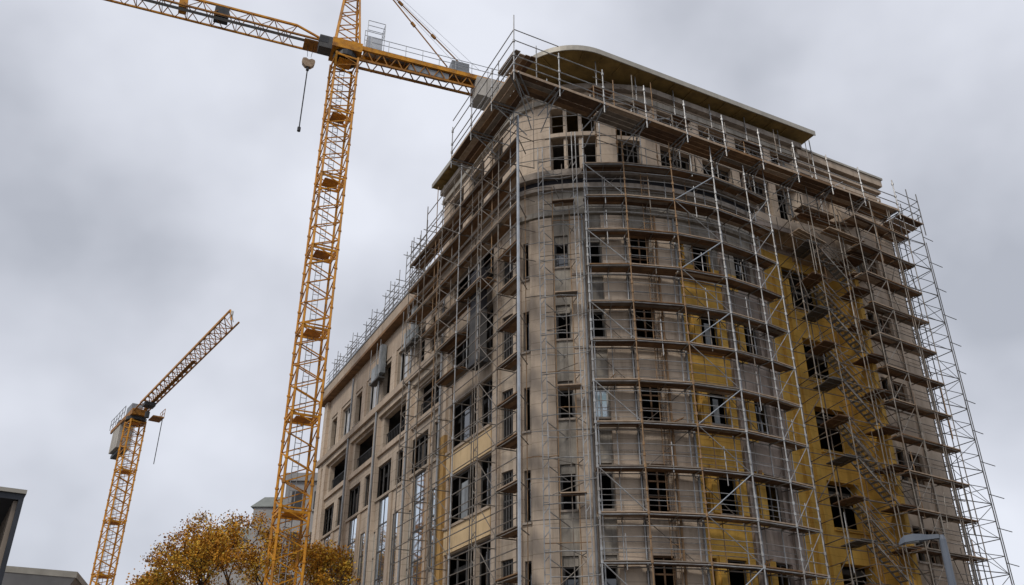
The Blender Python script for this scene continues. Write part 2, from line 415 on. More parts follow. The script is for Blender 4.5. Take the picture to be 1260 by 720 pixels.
def bars(mb, path, s0, s1, h0, h1, off, w, nx, nz, t=0.06):
    P = path.P
    def vb(s): mb.beam(P(s, off, h0), P(s, off, h1), w, t, up=(path.at(s,1)-path.at(s,0)).to_3d())
    def hb(h): mb.beam(P(s0, off, h), P(s1, off, h), t, w)
    for k in range(nx + 1): vb(s0 + w/2 + (s1 - s0 - w)*k/nx)
    for k in range(nz + 1): hb(h0 + w/2 + (h1 - h0 - w)*k/nz)
def make_window(path, parent, w):
    s0, s1, h0, h1, st = w
    rnd = random.random()
    mb = MB()
    if st == 'empty':
        mb.beam(path.P(s0, 0.03, h0 - .04), path.P(s1, 0.03, h0 - .04), 0.22, 0.07)
        mb.build('sill', 'cornice', parent); return
    if st == 'loggia':
        P = path.P
        n = 14
        for hh in (0.08, 1.0): mb.beam(P(s0, -0.25, h0 + hh), P(s1, -0.25, h0 + hh), 0.05, 0.05)
        for k in range(n + 1):
            s = s0 + (s1 - s0)*k/n; mb.beam(P(s, -0.25, h0 + .08), P(s, -0.25, h0 + 1.0), 0.03)
        mb.build('balcony_rail', 'dark_metal', parent)
        m2 = MB(); m2.beam(P((s0*2+s1)/3, -1.1, h0), P((s0*2+s1)/3, -1.1, h1), 0.28, 0.28); m2.build('column', 'shaded_concrete', parent)
        return
    cfg = {'half_glazed': (3, 1, 'frame_white'), 'triple': (3, 1, 'frame_grey'), 'double': (2, 1, 'frame_grey'), 'single': (1, 1, 'frame_grey'),
           'blind_head': (1, 1, 'frame_grey'), 'blue': (2, 1, 'frame_white'), 'ladder': (2, 3, 'frame_brown'), 'louvre': (4, 2, 'frame_grey'),
           'tall_glass': (2, 7, 'frame_grey')}[st]
    f0 = h0
    htop = h1
    if st in ('blind_head', 'blue'):
        m2 = MB(); strip(m2, path, s0 + .02, s1 - .02, h1 - 0.42, h1 - .02, -0.29, -0.10); m2.build('shutter_box', 'grey_render', parent)
        htop = h1 - 0.43
    if st == 'tall_glass':
        bars(mb, path, s0, s1, h0, htop, -0.045, 0.06, cfg[0], max(3, int((htop-h0)/1.6)), .03)
    else:
        bars(mb, path, s0, s1, h0, htop, -0.24 if st in ('blind_head', 'blue', 'double', 'half_glazed') else (-.15 if st in ('louvre', 'single') else -0.2), 0.07 if st != 'triple' else 0.10, cfg[0], cfg[1])
    wo = mb.build('window', cfg[2], parent)
    gm = None
    if st == 'tall_glass': gm = 'glass'
    if st == 'blue': gm = 'blue_film'
    if gm:
        off = -0.055 if st == 'tall_glass' else -0.245
        nz = max(3, int((htop-h0)/1.6)) if st == 'tall_glass' else 1
        nx = cfg[0]
        for i in range(nx):
            for j in range(nz):
                m3 = MB()
                a = s0 + (s1-s0)*i/nx + .05; b = s0 + (s1-s0)*(i+1)/nx - .05
                c = h0 + (htop-h0)*j/nz + .05; d = h0 + (htop-h0)*(j+1)/nz - .05
                P = path.P; tl = random.uniform(-.006, .006)
                m3.hexa([P(a,off-.012,c), P(b,off-.012,c), P(b,off+tl,c), P(a,off+tl,c), P(a,off-.012,d), P(b,off-.012,d), P(b,off,d), P(a,off,d)])
                m3.build('pane', gm, wo)
    elif st == 'half_glazed' or (st in ('single', 'triple', 'double', 'blind_head') and rnd < 0.4):
        m3 = MB(); a = s0 + (s1-s0)*(.36 if st != 'blind_head' else .06); b = s0 + (s1-s0)*(.66 if st != 'blind_head' else .94); P = path.P; off = -0.26
        m3.hexa([P(a,off-.02,h0+.1), P(b,off-.02,h0+.1), P(b,off,h0+.1), P(a,off,h0+.1), P(a,off-.02,htop-.5), P(b,off-.02,htop-.5), P(b,off,htop-.5), P(a,off,htop-.5)])
        m3.build('pane', 'white_box' if st == 'half_glazed' else ('dark_glass' if rnd < .3 else 'sheeting'), wo)
    if st not in ('tall_glass', 'louvre'):
        m4 = MB(); strip(m4, path, s0 - .06, s1 + .06, h0 - .10, h0 - .005, -0.2, 0.09)
        m4.build('sill', 'cornice', parent)
for w in windows: make_window(MAIN, BLD, w)

# proud piers between the window columns of the bow
for a, b in ((-11.5 - 8.6, -11.3), (-7.5, -4.2), (-0.6, 5.2), (10.5, 16.1), (27.0, 28.8), (38.2, 40.9)):
    s0, s1 = sb(a), sb(b)
    if a < -12: s0 = sK1 + 0.15
    part_strip('pier', 'mauve_render' if a > 26 else 'pier_stone', BLD, MAIN, s0, s1, ZG, 24.6, -0.05, 0.16)
for s0, s1 in ((sL1 + .08, sK0 - .08), (sv(36.6), sL0 - .08)):
    part_strip('pier', 'pier_stone', BLD, MAIN, s0, s1, ZG, 24.6, -0.05, 0.14)
# yellow surrounds on the bow bays: reveal strips beside the windows
for a, b in ((18.6, 20.2), (25.0, 26.6), (29.6, 31.7)):
    for hd in HEADS[1:]:
        part_strip('window_surround', 'yellow_render', BLD, MAIN, sb(a), sb(b), hd - 2.05, hd + .12, -0.04, 0.10)
# curved bands below each storey
for hd in HEADS:
    part_strip('string_course', 'mauve_render' if hd > 20 else 'stone', BLD, MAIN, sb(-7.4), sb(16.0), hd - 2.45, hd - 2.33, 0.13, 0.21)
    part_strip('string_course', 'yellow_render', BLD, MAIN, sb(16.2), sb(26.8), hd - 2.35, hd - 2.2, -0.03, 0.12)
# left wing: cornice, bands, piers, spandrels
part_strip('roof_cornice', 'panel_stone', BLD, MAIN, -0.4, sv(45.2), 26.2, 27.2, -0.2, 0.45)
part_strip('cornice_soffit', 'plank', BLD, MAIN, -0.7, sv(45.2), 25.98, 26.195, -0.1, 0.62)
part_strip('eaves_gutter', 'grey_metal', BLD, MAIN, -0.4, sv(45.2), 27.205, 27.35, 0.2, 0.5)
part_strip('string_course', 'panel_stone', BLD, MAIN, -0.3, sv(43.0), 20.62, 21.05, -0.05, 0.42)
part_strip('string_course', 'stone', BLD, MAIN, -0.2, sv(43.0), 20.2, 20.6, -0.05, 0.22)
part_strip('string_course', 'panel_stone', BLD, MAIN, -0.1, sv(43.0), 17.45, 17.8, -0.05, 0.16)
part_strip('string_course', 'stone', BLD, MAIN, -0.1, sv(43.0), 14.47, 14.63, -0.05, 0.10)
for c in BAYS:
    for vv in (c + 3.08, ):
        part_strip('pier', 'pier_stone', BLD, MAIN, sv(vv + .42), sv(vv - .42), ZG, 20.18, -0.05, 0.24)
    part_strip('spandrel_panel', 'panel_stone', BLD, MAIN, sv(c + 3.0), sv(c - 2.3), 24.2, 25.7, -0.05, 0.07)
    part_strip('pier', 'pier_stone', BLD, MAIN, sv(c + 1.1), sv(c + 0.25), 21.1, 24.15, -0.05, 0.12)
    part_strip('pier', 'panel_stone', BLD, MAIN, sv(c - 0.05), sv(c - 0.6), ZG, 14.4, -0.05, 0.10)
part_strip('pier', 'pier_stone', BLD, MAIN, 0.0, 0.9, ZG, 25.9, -0.05, 0.24)
for hd in (21.0, 17.0, 13.0, 9.0, 5.0):   # cream spandrels of the bay by the corner
    part_strip('spandrel_panel', 'cream_panel' if hd < 16 else 'panel_stone', BLD, MAIN, sv(42.3), sv(36.8), hd + 0.06, hd + 1.28, -0.05, 0.09)
    part_strip('sill', 'panel_stone', BLD, MAIN, sv(42.35), sv(36.75), hd + 1.285, hd + 1.42, -0.05, 0.16)
part_strip('ochre_pilaster', 'ochre_strip', BLD, MAIN, sv(43.1), sv(42.45), ZG, 15.5, -0.05, 0.2)
part_strip('pier', 'pier_stone', BLD, MAIN, sv(43.1), sv(42.45), 15.51, 24.6, -0.05, 0.18)
# main cornice over the bow and the corner
part_strip('cornice', 'cornice', BLD, MAIN, sv(45.2), S_END + .1, 26.95, 27.35, -0.4, 0.48)
part_strip('cornice', 'black_sheet_gap_shade', BLD, MAIN, sv(45.2), S_END, 26.55, 26.945, -0.3, 0.12)  # black band, the shadow gap below the cornice painted as colour
part_strip('cornice', 'cornice', BLD, MAIN, sv(45.2), S_END + .05, 26.25, 26.54, -0.2, 0.30)
part_strip('frieze', 'grey_render', BLD, MAIN, sv(45.2), S_END, 24.7, 25.0, -0.05, 0.22)

# attic storeys
AR = 13.0
al = [xy(18.2, v) for v in (45.6, 42, 39, 36.6)]
AC = xy(18.2 + 4, 36.4)
aarc = [AC + Vector((math.sin(R_(a)), -math.cos(R_(a))))*4.0 for a in [(-63 + 54.1*k/10) for k in range(11)]]
abow = [bowp(p, AR) for p in (-6, -3, 0, 3, 6, 9, 11.5)]
VA = 31.05
astr = [xy(u, VA) for u in (24.6, 27, 30, 33, 35.3)]
ATT = Path(al + aarc + abow + astr + [xy(35.3, 40)])
def s_near(path, q):
    best = (1e9, 0); k = 0.0
    while k < path.L:
        d = (path.at(k) - q).length
        if d < best[0]: best = (d, k)
        k += 0.02
    return best[1]
sa0, sa1 = s_near(ATT, bowp(-11.4, AR)), s_near(ATT, bowp(-0.35, AR))
aop = []; awin = []
def awn(s0, s1, h0, h1, st): aop.append((s0, s1, h0, h1, 0.6)); awin.append((s0, s1, h0, h1, st))
awn(sa0, sa1, 27.6, 30.02, 'big'); awn(sa0, sa1, 30.35, 32.07, 'big')
us = [(24.95, 27.15), (27.85, 29.95), (30.5, 32.7), (33.2, 34.95)]
spans = [(s_near(ATT, bowp(4.5, AR)), s_near(ATT, bowp(10.5, AR)))] + [(s_near(ATT, xy(a, VA)), s_near(ATT, xy(b, VA))) for a, b in us]
for p0, p1 in spans:
    awn(p0, p1, 27.5, 29.85, 'attic'); awn(p0, p1, 30.1, 32.3, 'attic')
for v0, v1 in ((44.6, 42.4), (41.6, 39.4), (38.6, 36.9)):
    p0, p1 = 45.6 - v0, 45.6 - v1
    awn(p0, p1, 27.6, 29.75, 'attic'); awn(p0, p1, 30.1, 32.1, 'attic')
mb = MB(); facade(mb, ATT, 0, ATT.L, 26.9, 33.75, aop, 0.0, 0.6)
mb.build('attic_wall', 'pier_stone', BLD)
for s0, s1, h0, h1, st in awin:
    mb = MB()
    if st == 'big':
        for k in (1, 2):
            s = s0 + (s1-s0)*k/3; mb.beam(ATT.P(s, -.2, h0), ATT.P(s, -.2, h1), 0.2, 0.2, up=(ATT.at(s,1)-ATT.at(s,0)).to_3d())
        mb.build('mullion', 'pier_stone', BLD)
    else:
        bars(mb, ATT, s0, s1, h0, h1, -0.35, 0.05, 4, 3, 0.05); mb.build('window', 'frame_grey', BLD)
S_ATE = s_near(ATT, xy(35.3, VA))
part_strip('frieze', 'grey_render', BLD, ATT, 0, S_ATE + .15, 32.42, 32.75, -.05, 0.16)
part_strip('frieze', 'cornice', BLD, ATT, 0, S_ATE + .3, 33.1, 33.45, -.05, 0.34)
part_strip('transom_band', 'pier_stone', BLD, ATT, sa0 - .3, sa1 + .3, 30.06, 30.31, -.35, 0.06)
# roof slab with deep rounded eaves
ER = 3.3; EU, EV = 17.4, 30.0
ec = xy(EU + ER, EV + ER)
ep = [xy(EU, 45.9), xy(EU, 42), xy(EU, 38)] + [ec + Vector((math.sin(R_(a)), -math.cos(R_(a))))*ER for a in [(-63 + 90*k/16) for k in range(17)]] + [xy(26, EV), xy(31, EV), xy(36.1, EV)]
eback = [xy(36.1, 45.9)]
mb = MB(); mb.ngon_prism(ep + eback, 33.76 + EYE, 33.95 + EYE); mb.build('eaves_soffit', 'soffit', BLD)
EP = Path(ep)
part_strip('eaves_fascia', 'fascia', BLD, EP, 0, EP.L + .06, 33.73, 34.05, 0.004, 0.06)
part_strip('roof_edge', 'fascia', BLD, EP, 0, EP.L, 34.05, 34.12, -0.5, 0.0)
mb = MB(); mb.ngon_prism([ec.lerp(q, 0.98) for q in ep] + [xy(35.9, 45.6)], 33.96 + EYE, 34.04 + EYE); mb.build('roof', 'roofing', BLD)
# soffit joists
for k in range(1, int(EP.L/1.2)):
    d = k*1.2
    if d < EP.L - .4:
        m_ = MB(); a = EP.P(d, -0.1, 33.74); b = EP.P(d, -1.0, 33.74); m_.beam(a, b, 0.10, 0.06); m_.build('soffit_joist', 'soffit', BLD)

# niche with yellow walls, then the right pavilion
NICHE = Path([xy(30.75, 30.9), xy(31.1, 32.7), xy(37.7, 32.7)])
sn = NICHE.c[1]
nop = []; nwin = []
for hd in (21.0, 16.9, 12.8, 8.6, 4.4):
    o = (sn + 3.95, sn + 6.25, hd - 2.5, hd); nop.append((*o, .6)); nwin.append((*o, 'empty'))
o = (sn + 3.2, sn + 5.9, 22.9, 25.4); nop.append((*o, .5)); nwin.append((*o, 'triple'))
mb = MB(); facade(mb, NICHE, 0, NICHE.L, ZG, 30.5, nop, 0, .5, lambda s, h: 0 if h < 26.3 else 1, (), (26.3,))
mb.build('wall', ['yellow_render', 'mauve_render'], BLD)
for w in nwin: make_window(NICHE, BLD, w)
part_strip('pilaster', 'yellow_render', BLD, NICHE, sn + 2.35, sn + 2.7, ZG, 24.6, -.05, .16)
part_strip('pilaster', 'yellow_render', BLD, NICHE, sn + 3.2, sn + 3.5, ZG, 24.6, -.05, .12)
for hd in (21.0, 16.9, 12.8, 8.6, 4.4):
    part_strip('sill', 'yellow_render', BLD, NICHE, sn + 3.9, sn + 6.3, hd - 2.62, hd - 2.46, -.05, .14)
PAV = Path([xy(37.7, 32.7), xy(37.7, 30.55), xy(42.3, 31.05), xy(42.3, 48)])
p1, p2 = PAV.c[1], PAV.c[2]
pop = []; pwin = []
for hd in (26.6, 22.5, 18.45, 14.4, 10.35, 6.3, 2.3):
    for a, b, st in ((0.5, 1.15, 'single'), (1.45, 2.75, 'ladder')):
        o = (p1 + a, p1 + b, hd - 1.75, hd); pop.append((*o, .45)); pwin.append((*o, st))
mb = MB(); facade(mb, PAV, 0, PAV.L, ZG, 30.2, pop, 0, .45, lambda s, h: 1 if s < p1 + .35 and h < 25 else 0, (p1 + .35,), (25,))
mb.build('wall', ['panel_stone', 'yellow_render'], BLD)
for w in pwin: make_window(PAV, BLD, w)
part_strip('pier', 'panel_stone', BLD, PAV, p1 + 2.95, p1 + 3.35, ZG, 30.1, -.05, .10)
part_strip('pier', 'grey_render', BLD, PAV, p1 + 1.2, p1 + 1.4, ZG, 30.1, -.05, .08)
for h in [k*1.0 for k in range(0, 30)]:
    part_strip('stone_course', 'panel_stone', BLD, PAV, p1 + 3.37, p2 - .02, h + .02, h + .985, -.05, .03)
# stepped parapet of the pavilion
mb = MB(); mb.ngon_prism(uvpoly([(35.32, 31.3), (37.5, 31.35), (42.2, 31.4), (42.2, 45), (35.32, 45)]), 26.0 + EYE, 33.0 + EYE); mb.build('parapet_wall', 'panel_stone', BLD)
PP = Path([xy(35.35, 31.28), xy(37.5, 31.33), xy(42.22, 31.4), xy(42.22, 45)])
for h0, h1, o in ((30.25, 30.6, .30), (30.9, 31.15, .14), (31.5, 31.75, .22), (32.1, 32.35, .30), (32.6, 33.1, .42), (33.1, 33.25, .5)):
    part_strip('parapet_moulding', 'panel_stone' if h1 < 33.2 else 'fascia', BLD, PP, 0, PP.L, h0, h1 - .004, -.1, o)

mb = MB(); mb.ngon_prism(uvpoly([(30.6, 31.07), (35.28, 31.07), (35.28, 33.2), (30.6, 33.2)]), 26.62 + EYE, 26.89 + EYE); mb.build('overhang_soffit', 'mauve_render', BLD)
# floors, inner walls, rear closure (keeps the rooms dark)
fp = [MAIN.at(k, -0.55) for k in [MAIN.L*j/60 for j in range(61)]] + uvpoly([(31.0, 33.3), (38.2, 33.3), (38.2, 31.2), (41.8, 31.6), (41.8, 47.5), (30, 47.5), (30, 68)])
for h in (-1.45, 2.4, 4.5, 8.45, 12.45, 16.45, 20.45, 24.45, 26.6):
    mb = MB(); mb.ngon_prism(fp, h + EYE - .25, h + EYE); mb.build('floor_slab', 'shaded_concrete' if h > -1 else 'inside', BLD)
mb = MB(); mb.ngon_prism([ATT.at(k, -.62) for k in [S_ATE*j/40 for j in range(41)]] + uvpoly([(34.6, 45.4), (18.9, 45.4)]), 29.85 + EYE, 30.08 + EYE); mb.build('floor_slab', 'shaded_concrete', BLD)
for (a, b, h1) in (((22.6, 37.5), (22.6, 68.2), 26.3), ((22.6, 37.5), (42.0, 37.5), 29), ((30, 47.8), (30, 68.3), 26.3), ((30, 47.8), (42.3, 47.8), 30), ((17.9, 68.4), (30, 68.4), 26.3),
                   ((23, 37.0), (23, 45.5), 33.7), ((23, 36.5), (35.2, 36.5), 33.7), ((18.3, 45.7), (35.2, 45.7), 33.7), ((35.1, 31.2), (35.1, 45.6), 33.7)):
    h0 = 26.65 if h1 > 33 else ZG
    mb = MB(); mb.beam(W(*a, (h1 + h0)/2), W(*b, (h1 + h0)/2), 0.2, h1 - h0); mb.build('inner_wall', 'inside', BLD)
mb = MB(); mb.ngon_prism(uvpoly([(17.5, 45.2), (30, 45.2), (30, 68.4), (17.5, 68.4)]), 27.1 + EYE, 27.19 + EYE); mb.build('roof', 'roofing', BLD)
# rain pipes on the wing
for v, h1 in ((48.05, 25.3), (54.2, 25.3), (60.4, 25.3), (42.9, 24.0)):
    mb = MB(); q = MAIN.P(sv(v), 0.34, 0); mb.tube((q[0], q[1], 0.1), (q[0], q[1], h1 + EYE), 0.07, 8)
    mb.build('rain_pipe', 'grey_metal', BLD)

for phi, m in ((4.4, 'dark_metal'), (-4.6, 'grey_metal'), (11.2, 'rust_tube'), (15.6, 'grey_metal'), (28.0, 'grey_metal')):
    mb = MB(); q = bowp(phi, 13.56); mb.tube((q.x, q.y, .1), (q.x, q.y, 24.6 + EYE), .055, 8)
    for k in range(13): mb.tube((q.x, q.y, k*2 + .4), (q.x, q.y, k*2 + .5), .075, 8)
    mb.build('rain_pipe', m, BLD)
# ------------------------------------------------------------------ scaffolding
TR = 0.030
def post(parent, p, h0, h1, r=TR, m='tube', collars=None):
    mb = MB(); mb.tube((p.x, p.y, h0 + EYE), (p.x, p.y, h1 + EYE), r, 6)
    for h in (collars or []):
        if h0 < h < h1: mb.tube((p.x, p.y, h + EYE - .07), (p.x, p.y, h + EYE + .07), r*2.1, 6)
    return mb.build('standard', m, parent)
def tube(parent, name, a, b, r=TR*.92, m='tube'):
    mb = MB(); mb.tube(a, b, r, 6); return mb.build(name, m, parent)
def run(parent, name, pts, h, r=TR*.92, m='tube'):
    mb = MB(); mb.poly_tube([(p.x, p.y, h + EYE) for p in pts], r, 5); return mb.build(name, m, parent)
def boards(parent, o0, o1, i0, i1, h, n=3, m='plank', t=0.05, pale_edge=True, toe=0.05):
    for k in range(n):
        a, b = k/n + .012, (k+1)/n - .012
        e0, e1 = random.uniform(-.03, .05), random.uniform(-.03, .05)
        q0, q1, q2, q3 = o0.lerp(i0, a), o1.lerp(i1, a), o1.lerp(i1, b), o0.lerp(i0, b)
        p = [q0.lerp(q1, -e0), q0.lerp(q1, 1 + e1), q3.lerp(q2, 1 + e1), q3.lerp(q2, -e0)]
        dz = random.uniform(-.012, .03)
        mb = MB(); mb.hexa([(q.x, q.y, h + EYE + dz) for q in p] + [(q.x, q.y, h + EYE + t + dz) for q in p])
        mb.build('deck_board', m if m != 'plank' else random.choice(('plank', 'plank', 'plank', 'plank_dark', 'plank_dark', 'plank_grey', 'plank_pale')), parent)
    # toe board on the outer edge
    d = (o0 - i0).normalized()*0.03
    mb = MB(); mb.beam((o0.x + d.x, o0.y + d.y, h + EYE + toe/2 + .01), (o1.x + d.x, o1.y + d.y, h + EYE + toe/2 + .01), .03, toe)
    mb.build('toe_board', random.choice(('plank_pale', 'plank_pale', 'plank_pale', 'plank_grey', 'plank')) if pale_edge else m, parent)

# -- bow scaffold
OP = [Vector(p) for p in ((3.686, 36.912), (5.734, 36.879), (8.257, 37.293), (10.623, 38.12), (12.634, 39.297), (14.028, 40.30))]
IP = [BC + (p - BC).normalized()*13.62 for p in OP]
LIFTS = [27.1 - 2*k for k in range(14)]
SB = thing('bow_scaffold', 'galvanised tube scaffold with timber decks wrapped around the bowed front', 'scaffolding', (OP[2].x, OP[2].y, 0.13))
for i, (o, n) in enumerate(zip(OP, IP)):
    post(SB, o, ZG + .13, 28.7 + .6*(i % 2), TR*1.0, 'tube' if i not in (1, 2) else 'rust_tube', [q + d for q in LIFTS for d in (0, .52, 1.0)])
    post(SB, n, ZG + .13, 27.4, TR, 'tube', LIFTS)
    if i in (0, 3): post(SB, o + (o - BC).normalized()*-.22 + Vector((.12, 0)), ZG + .13, 27.8, TR, 'tube', LIFTS)
for k, h in enumerate(LIFTS):
    for i in range(5):
        boards(SB, OP[i].lerp(IP[i], .04), OP[i+1].lerp(IP[i+1], .04), OP[i].lerp(IP[i], .93), OP[i+1].lerp(IP[i+1], .93), h, 3)
    for i in range(6): tube(SB, 'transom', (OP[i].x, OP[i].y, h + EYE - .04), (IP[i].x, IP[i].y, h + EYE - .04))
    run(SB, 'ledger', OP, h - .07); run(SB, 'ledger', IP, h - .07)
    if k:
        run(SB, 'guardrail', OP, h + 1.0, TR*.66); run(SB, 'guardrail', OP, h + 0.52, TR*.6); run(SB, 'guardrail', IP, h + 1.0, TR*.55)
        q0, q1 = (OP[2], OP[3]) if k % 2 else (OP[2], OP[3])
        if k % 2 == 1: tube(SB, 'brace', (q0.x, q0.y, h + EYE), (q1.x, q1.y, h + EYE + 2.0), m='bright_tube')
        else: tube(SB, 'brace', (q0.x, q0.y, h + EYE + 2), (q1.x, q1.y, h + EYE), m='tube', r=TR*.7)
        if k % 2: tube(SB, 'brace', (OP[0].x, OP[0].y, h + EYE + 2), (OP[1].x, OP[1].y, h + EYE))
        tube(SB, 'brace', (OP[4].x, OP[4].y, h + EYE), (OP[5].x, OP[5].y, h + EYE + 2), r=TR*.7)
MI = [BC + ((IP[i] + IP[i+1])/2 - BC).normalized()*13.66 for i in range(5)]
MO = [BC + ((OP[i] + OP[i+1])/2 - BC).normalized()*14.46 for i in range(5)]
for i in range(5):
    post(SB, MI[i], ZG + .13, 27.2 + random.random(), TR*.85, random.choice(('tube', 'dull_tube', 'rust_tube')))
for k, h in enumerate(LIFTS[:-1]):
    run(SB, 'ledger', IP, h + .55, TR*.6, 'tube')
    if k % 3 == 1: run(SB, 'guardrail', OP[:4], h + 1.45, TR*.7)
    for i in range(5):
        if random.random() < .75:
            a, b = MO[i], BC + (MO[i] - BC).normalized()*13.35; z = h + EYE - .1
            tube(SB, 'wall_tie', (a.x, a.y, z), (b.x, b.y, z), TR*.8, 'dull_tube')
        if random.random() < .45:      # short guard post between the main standards
            mo = MO[i]; t0 = random.uniform(-.9, .0)
            post(SB, mo, h + t0, h + 1.15, TR*.8, random.choice(('tube', 'dull_tube')))
        if random.random() < .22:
            a, b = (IP[i], IP[i+1]) if random.random() < .5 else (IP[i+1], IP[i])
            tube(SB, 'brace', (a.x, a.y, h + EYE), (b.x, b.y, h + EYE + 2), TR*.7, 'dull_tube')
        if random.random() < .25:      # spare boards leaning on the deck
            a = OP[i].lerp(OP[i+1], random.uniform(.1, .5)).lerp(BC, .05); b = OP[i].lerp(OP[i+1], random.uniform(.5, .95)).lerp(BC, .06)
            m_ = MB(); m_.beam((a.x, a.y, h + EYE + .12), (b.x, b.y, h + EYE + random.choice((.14, .14, .6))), .2, .045); m_.build('loose_board', random.choice(('plank', 'plank_pale', 'plank_grey')), SB)
# rusty ladders between decks at the third bay
for k in range(1, 13):
    h = LIFTS[k]; c = bowp(9.3, 13.85); t = Vector((math.cos(R_(9.3)), math.sin(R_(9.3))))*.19
    mb = MB()
    for s in (-1, 1): mb.tube(((c+t*s).x, (c+t*s).y, h + EYE), ((c+t*s).x, (c+t*s).y, h + EYE + 2.3), .022, 5)
    for j in range(7): mb.tube(((c-t).x, (c-t).y, h + EYE + .25 + .3*j), ((c+t).x, (c+t).y, h + EYE + .25 + .3*j), .015, 5)
    mb.build('ladder', 'rust_tube', SB)

# -- tie frames on the bare wall by the corner
ST = thing('tie_frame_scaffold', 'narrow ladder-frame scaffold without decks against the bare curved corner wall', 'scaffolding', (*bowp(-9, 14.3), 0.13))
fr = [bowp(-13.4, 14.2), bowp(-12.4, 14.2), bowp(-6.1, 14.2), bowp(-5.3, 14.2)]
for i, p in enumerate(fr): post(ST, p, ZG + .13, 28.6 if i < 2 else 29.4, TR*.95, 'tube')
for k in range(15):
    h = 27.7 - 2*k
    for a, b in ((0, 1), (2, 3)):
        for j in range(4):
            hh = h - .5*j
            if hh > ZG + .4: tube(ST, 'rung', (fr[a].x, fr[a].y, hh + EYE), (fr[b].x, fr[b].y, hh + EYE + (.3 if j % 2 else 0)), TR*.7)
    if h > 0:
        run(ST, 'ledger', [fr[0], bowp(-9.5, 14.35), fr[2]], h - .1); run(ST, 'ledger', [fr[1], bowp(-9, 14.0), fr[3], OP[0]], h - 1.1)
        w0 = bowp(-9.2, 13.3); tube(ST, 'wall_tie', (fr[1].x, fr[1].y, h + EYE - .4), (w0.x, w0.y, h + EYE - .9), TR*.8)
        tube(ST, 'wall_tie', (fr[2].x, fr[2].y, h + EYE - .15), (bowp(-7.4, 13.4).x, bowp(-7.4, 13.4).y, h + EYE - .15), TR*.8)

for p_, h1 in ((bowp(-10.6, 14.1), 26.0), (bowp(-8.4, 14.15), 27.4), (bowp(-16.5, 14.0), 26.8), (bowp(-7.2, 13.9), 25.0)):
    post(ST, p_, ZG + .13, h1, TR*.8, random.choice(('dull_tube', 'rust_tube')))
for k in range(26):
    h = 26.9 - 1.0*k + random.uniform(-.15, .15); a0, a1 = random.choice(((-16.5, -5.5), (-13.4, -5.3), (-12.4, -8.4), (-16.5, -10.6), (-10.6, -4.5)))
    run(ST, 'ledger', [bowp(a0 + (a1 - a0)*j/4, 14.12 + random.uniform(-.06, .06)) for j in range(5)], h, TR*.75, random.choice(('tube', 'dull_tube', 'rust_tube')))
    if k % 2:
        a = bowp(random.uniform(-14, -8), 14.2); b = bowp(random.uniform(-9, -5), 14.0)
        tube(ST, 'brace', (a.x, a.y, h + EYE), (b.x, b.y, h + EYE + random.uniform(-.9, 1.2)), TR*.7, 'dull_tube')
    if k % 5 == 2:
        a, b = bowp(-10.4, 14.3), bowp(-6.0, 14.3); a2, b2 = bowp(-10.4, 13.75), bowp(-6.0, 13.75); boards(ST, a, b, a2, b2, h, 2)
# -- left scaffold
US = 16.3
LH = [21.56, 19.68, 17.73, 15.82, 13.9, 12.06, 10.07, 8.18, 6.35, 4.4, 2.4]
UP_ = [27.6, 25.75, 23.7]
LV = [31.35, 33.5, 35.5, 38.4, 41.0, 43.6, 46.2]
SL = thing('left_scaffold', 'tube scaffold with ladder beams along the cream-panelled left front', 'scaffolding', (*xy(US, 37), 0.13))
lo = [xy(US, v) for v in LV]; li = [xy(US + 1.0, v) for v in LV]
li[0] = xy(US + 1.0, 32.4)
allh = UP_ + LH
for i, (o, n) in enumerate(zip(lo, li)):
    if i == 0: post(SL, o, ZG + .13, 28.9, .075, 'bright_tube')
    else: post(SL, o, ZG + .13, 30.6 if i < 6 else 29.5, TR*(1.2 if i in (1, 3) else 1.0), 'dull_tube' if i != 3 else 'tube', allh)
    if i: post(SL, n, ZG + .13, 27.5, TR, 'dull_tube' if i % 2 else 'rust_tube')
for h in allh:
    for i in (range(6) if h > 23 else ((0, 2, 3, 4) if h > 21 else ((0, 3) if h > 17 else (0,)))):
        if i == 0: boards(SL, xy(US, 31.5), lo[1], xy(US + .9, 32.9), li[1].lerp(lo[1], .08), h, 3)
        else: boards(SL, lo[i], lo[i+1], li[i].lerp(lo[i], .08), li[i+1].lerp(lo[i+1], .08), h, 3)
    for i in range(7): tube(SL, 'transom', (lo[i].x, lo[i].y, h + EYE - .05), (li[i].x, li[i].y, h + EYE - .05), m='dull_tube')
    n = 7
    run(SL, 'ledger', lo[:n], h - .08, m='dull_tube'); run(SL, 'guardrail', lo[:n], h + 1.0, m='dull_tube')
    run(SL, 'ledger', li[1:], h + .9, m='dull_tube')
    if h > 15: run(SL, 'guardrail', lo[:n], h + .5, m='dull_tube')
    for i in (1, 3, 5):
        if (i != 5 or h > 12):
            a, b = (lo[i], lo[i+1])
            tube(SL, 'brace', (a.x, a.y, h + EYE), (b.x, b.y, h + EYE + 1.9), TR*.7, 'dull_tube')
    # zigzag ladder beam beside the second and fourth standards
    for i in (2, 4):
        p = lo[i]; q = p + D1*.42
        mb = MB()
        for j in range(6):
            z0 = h + EYE + j*.32; mb.tube((p.x, p.y, z0), (q.x, q.y, z0 + .32) if j % 2 else (q.x, q.y, z0 - .2), TR*.6, 5)
        mb.build('ladder_beam_web', 'dull_tube', SL)
for v in (32.4, 34.5, 37.0, 39.7, 42.3, 44.9):
    post(SL, xy(US + .12, v), 20.0 + 3*random.random(), 29.2 + 2.2*random.random(), TR*.9, random.choice(('dull_tube', 'rust_tube', 'tube')))
    for h in (21.2, 23.0, 24.8, 26.7, 28.5): tube(SL, 'transom', W(US - .2, v, h + random.uniform(-.3, .3)), W(US + 1.5, v, h + random.uniform(-.2, .2)), TR*.8, 'dull_tube')
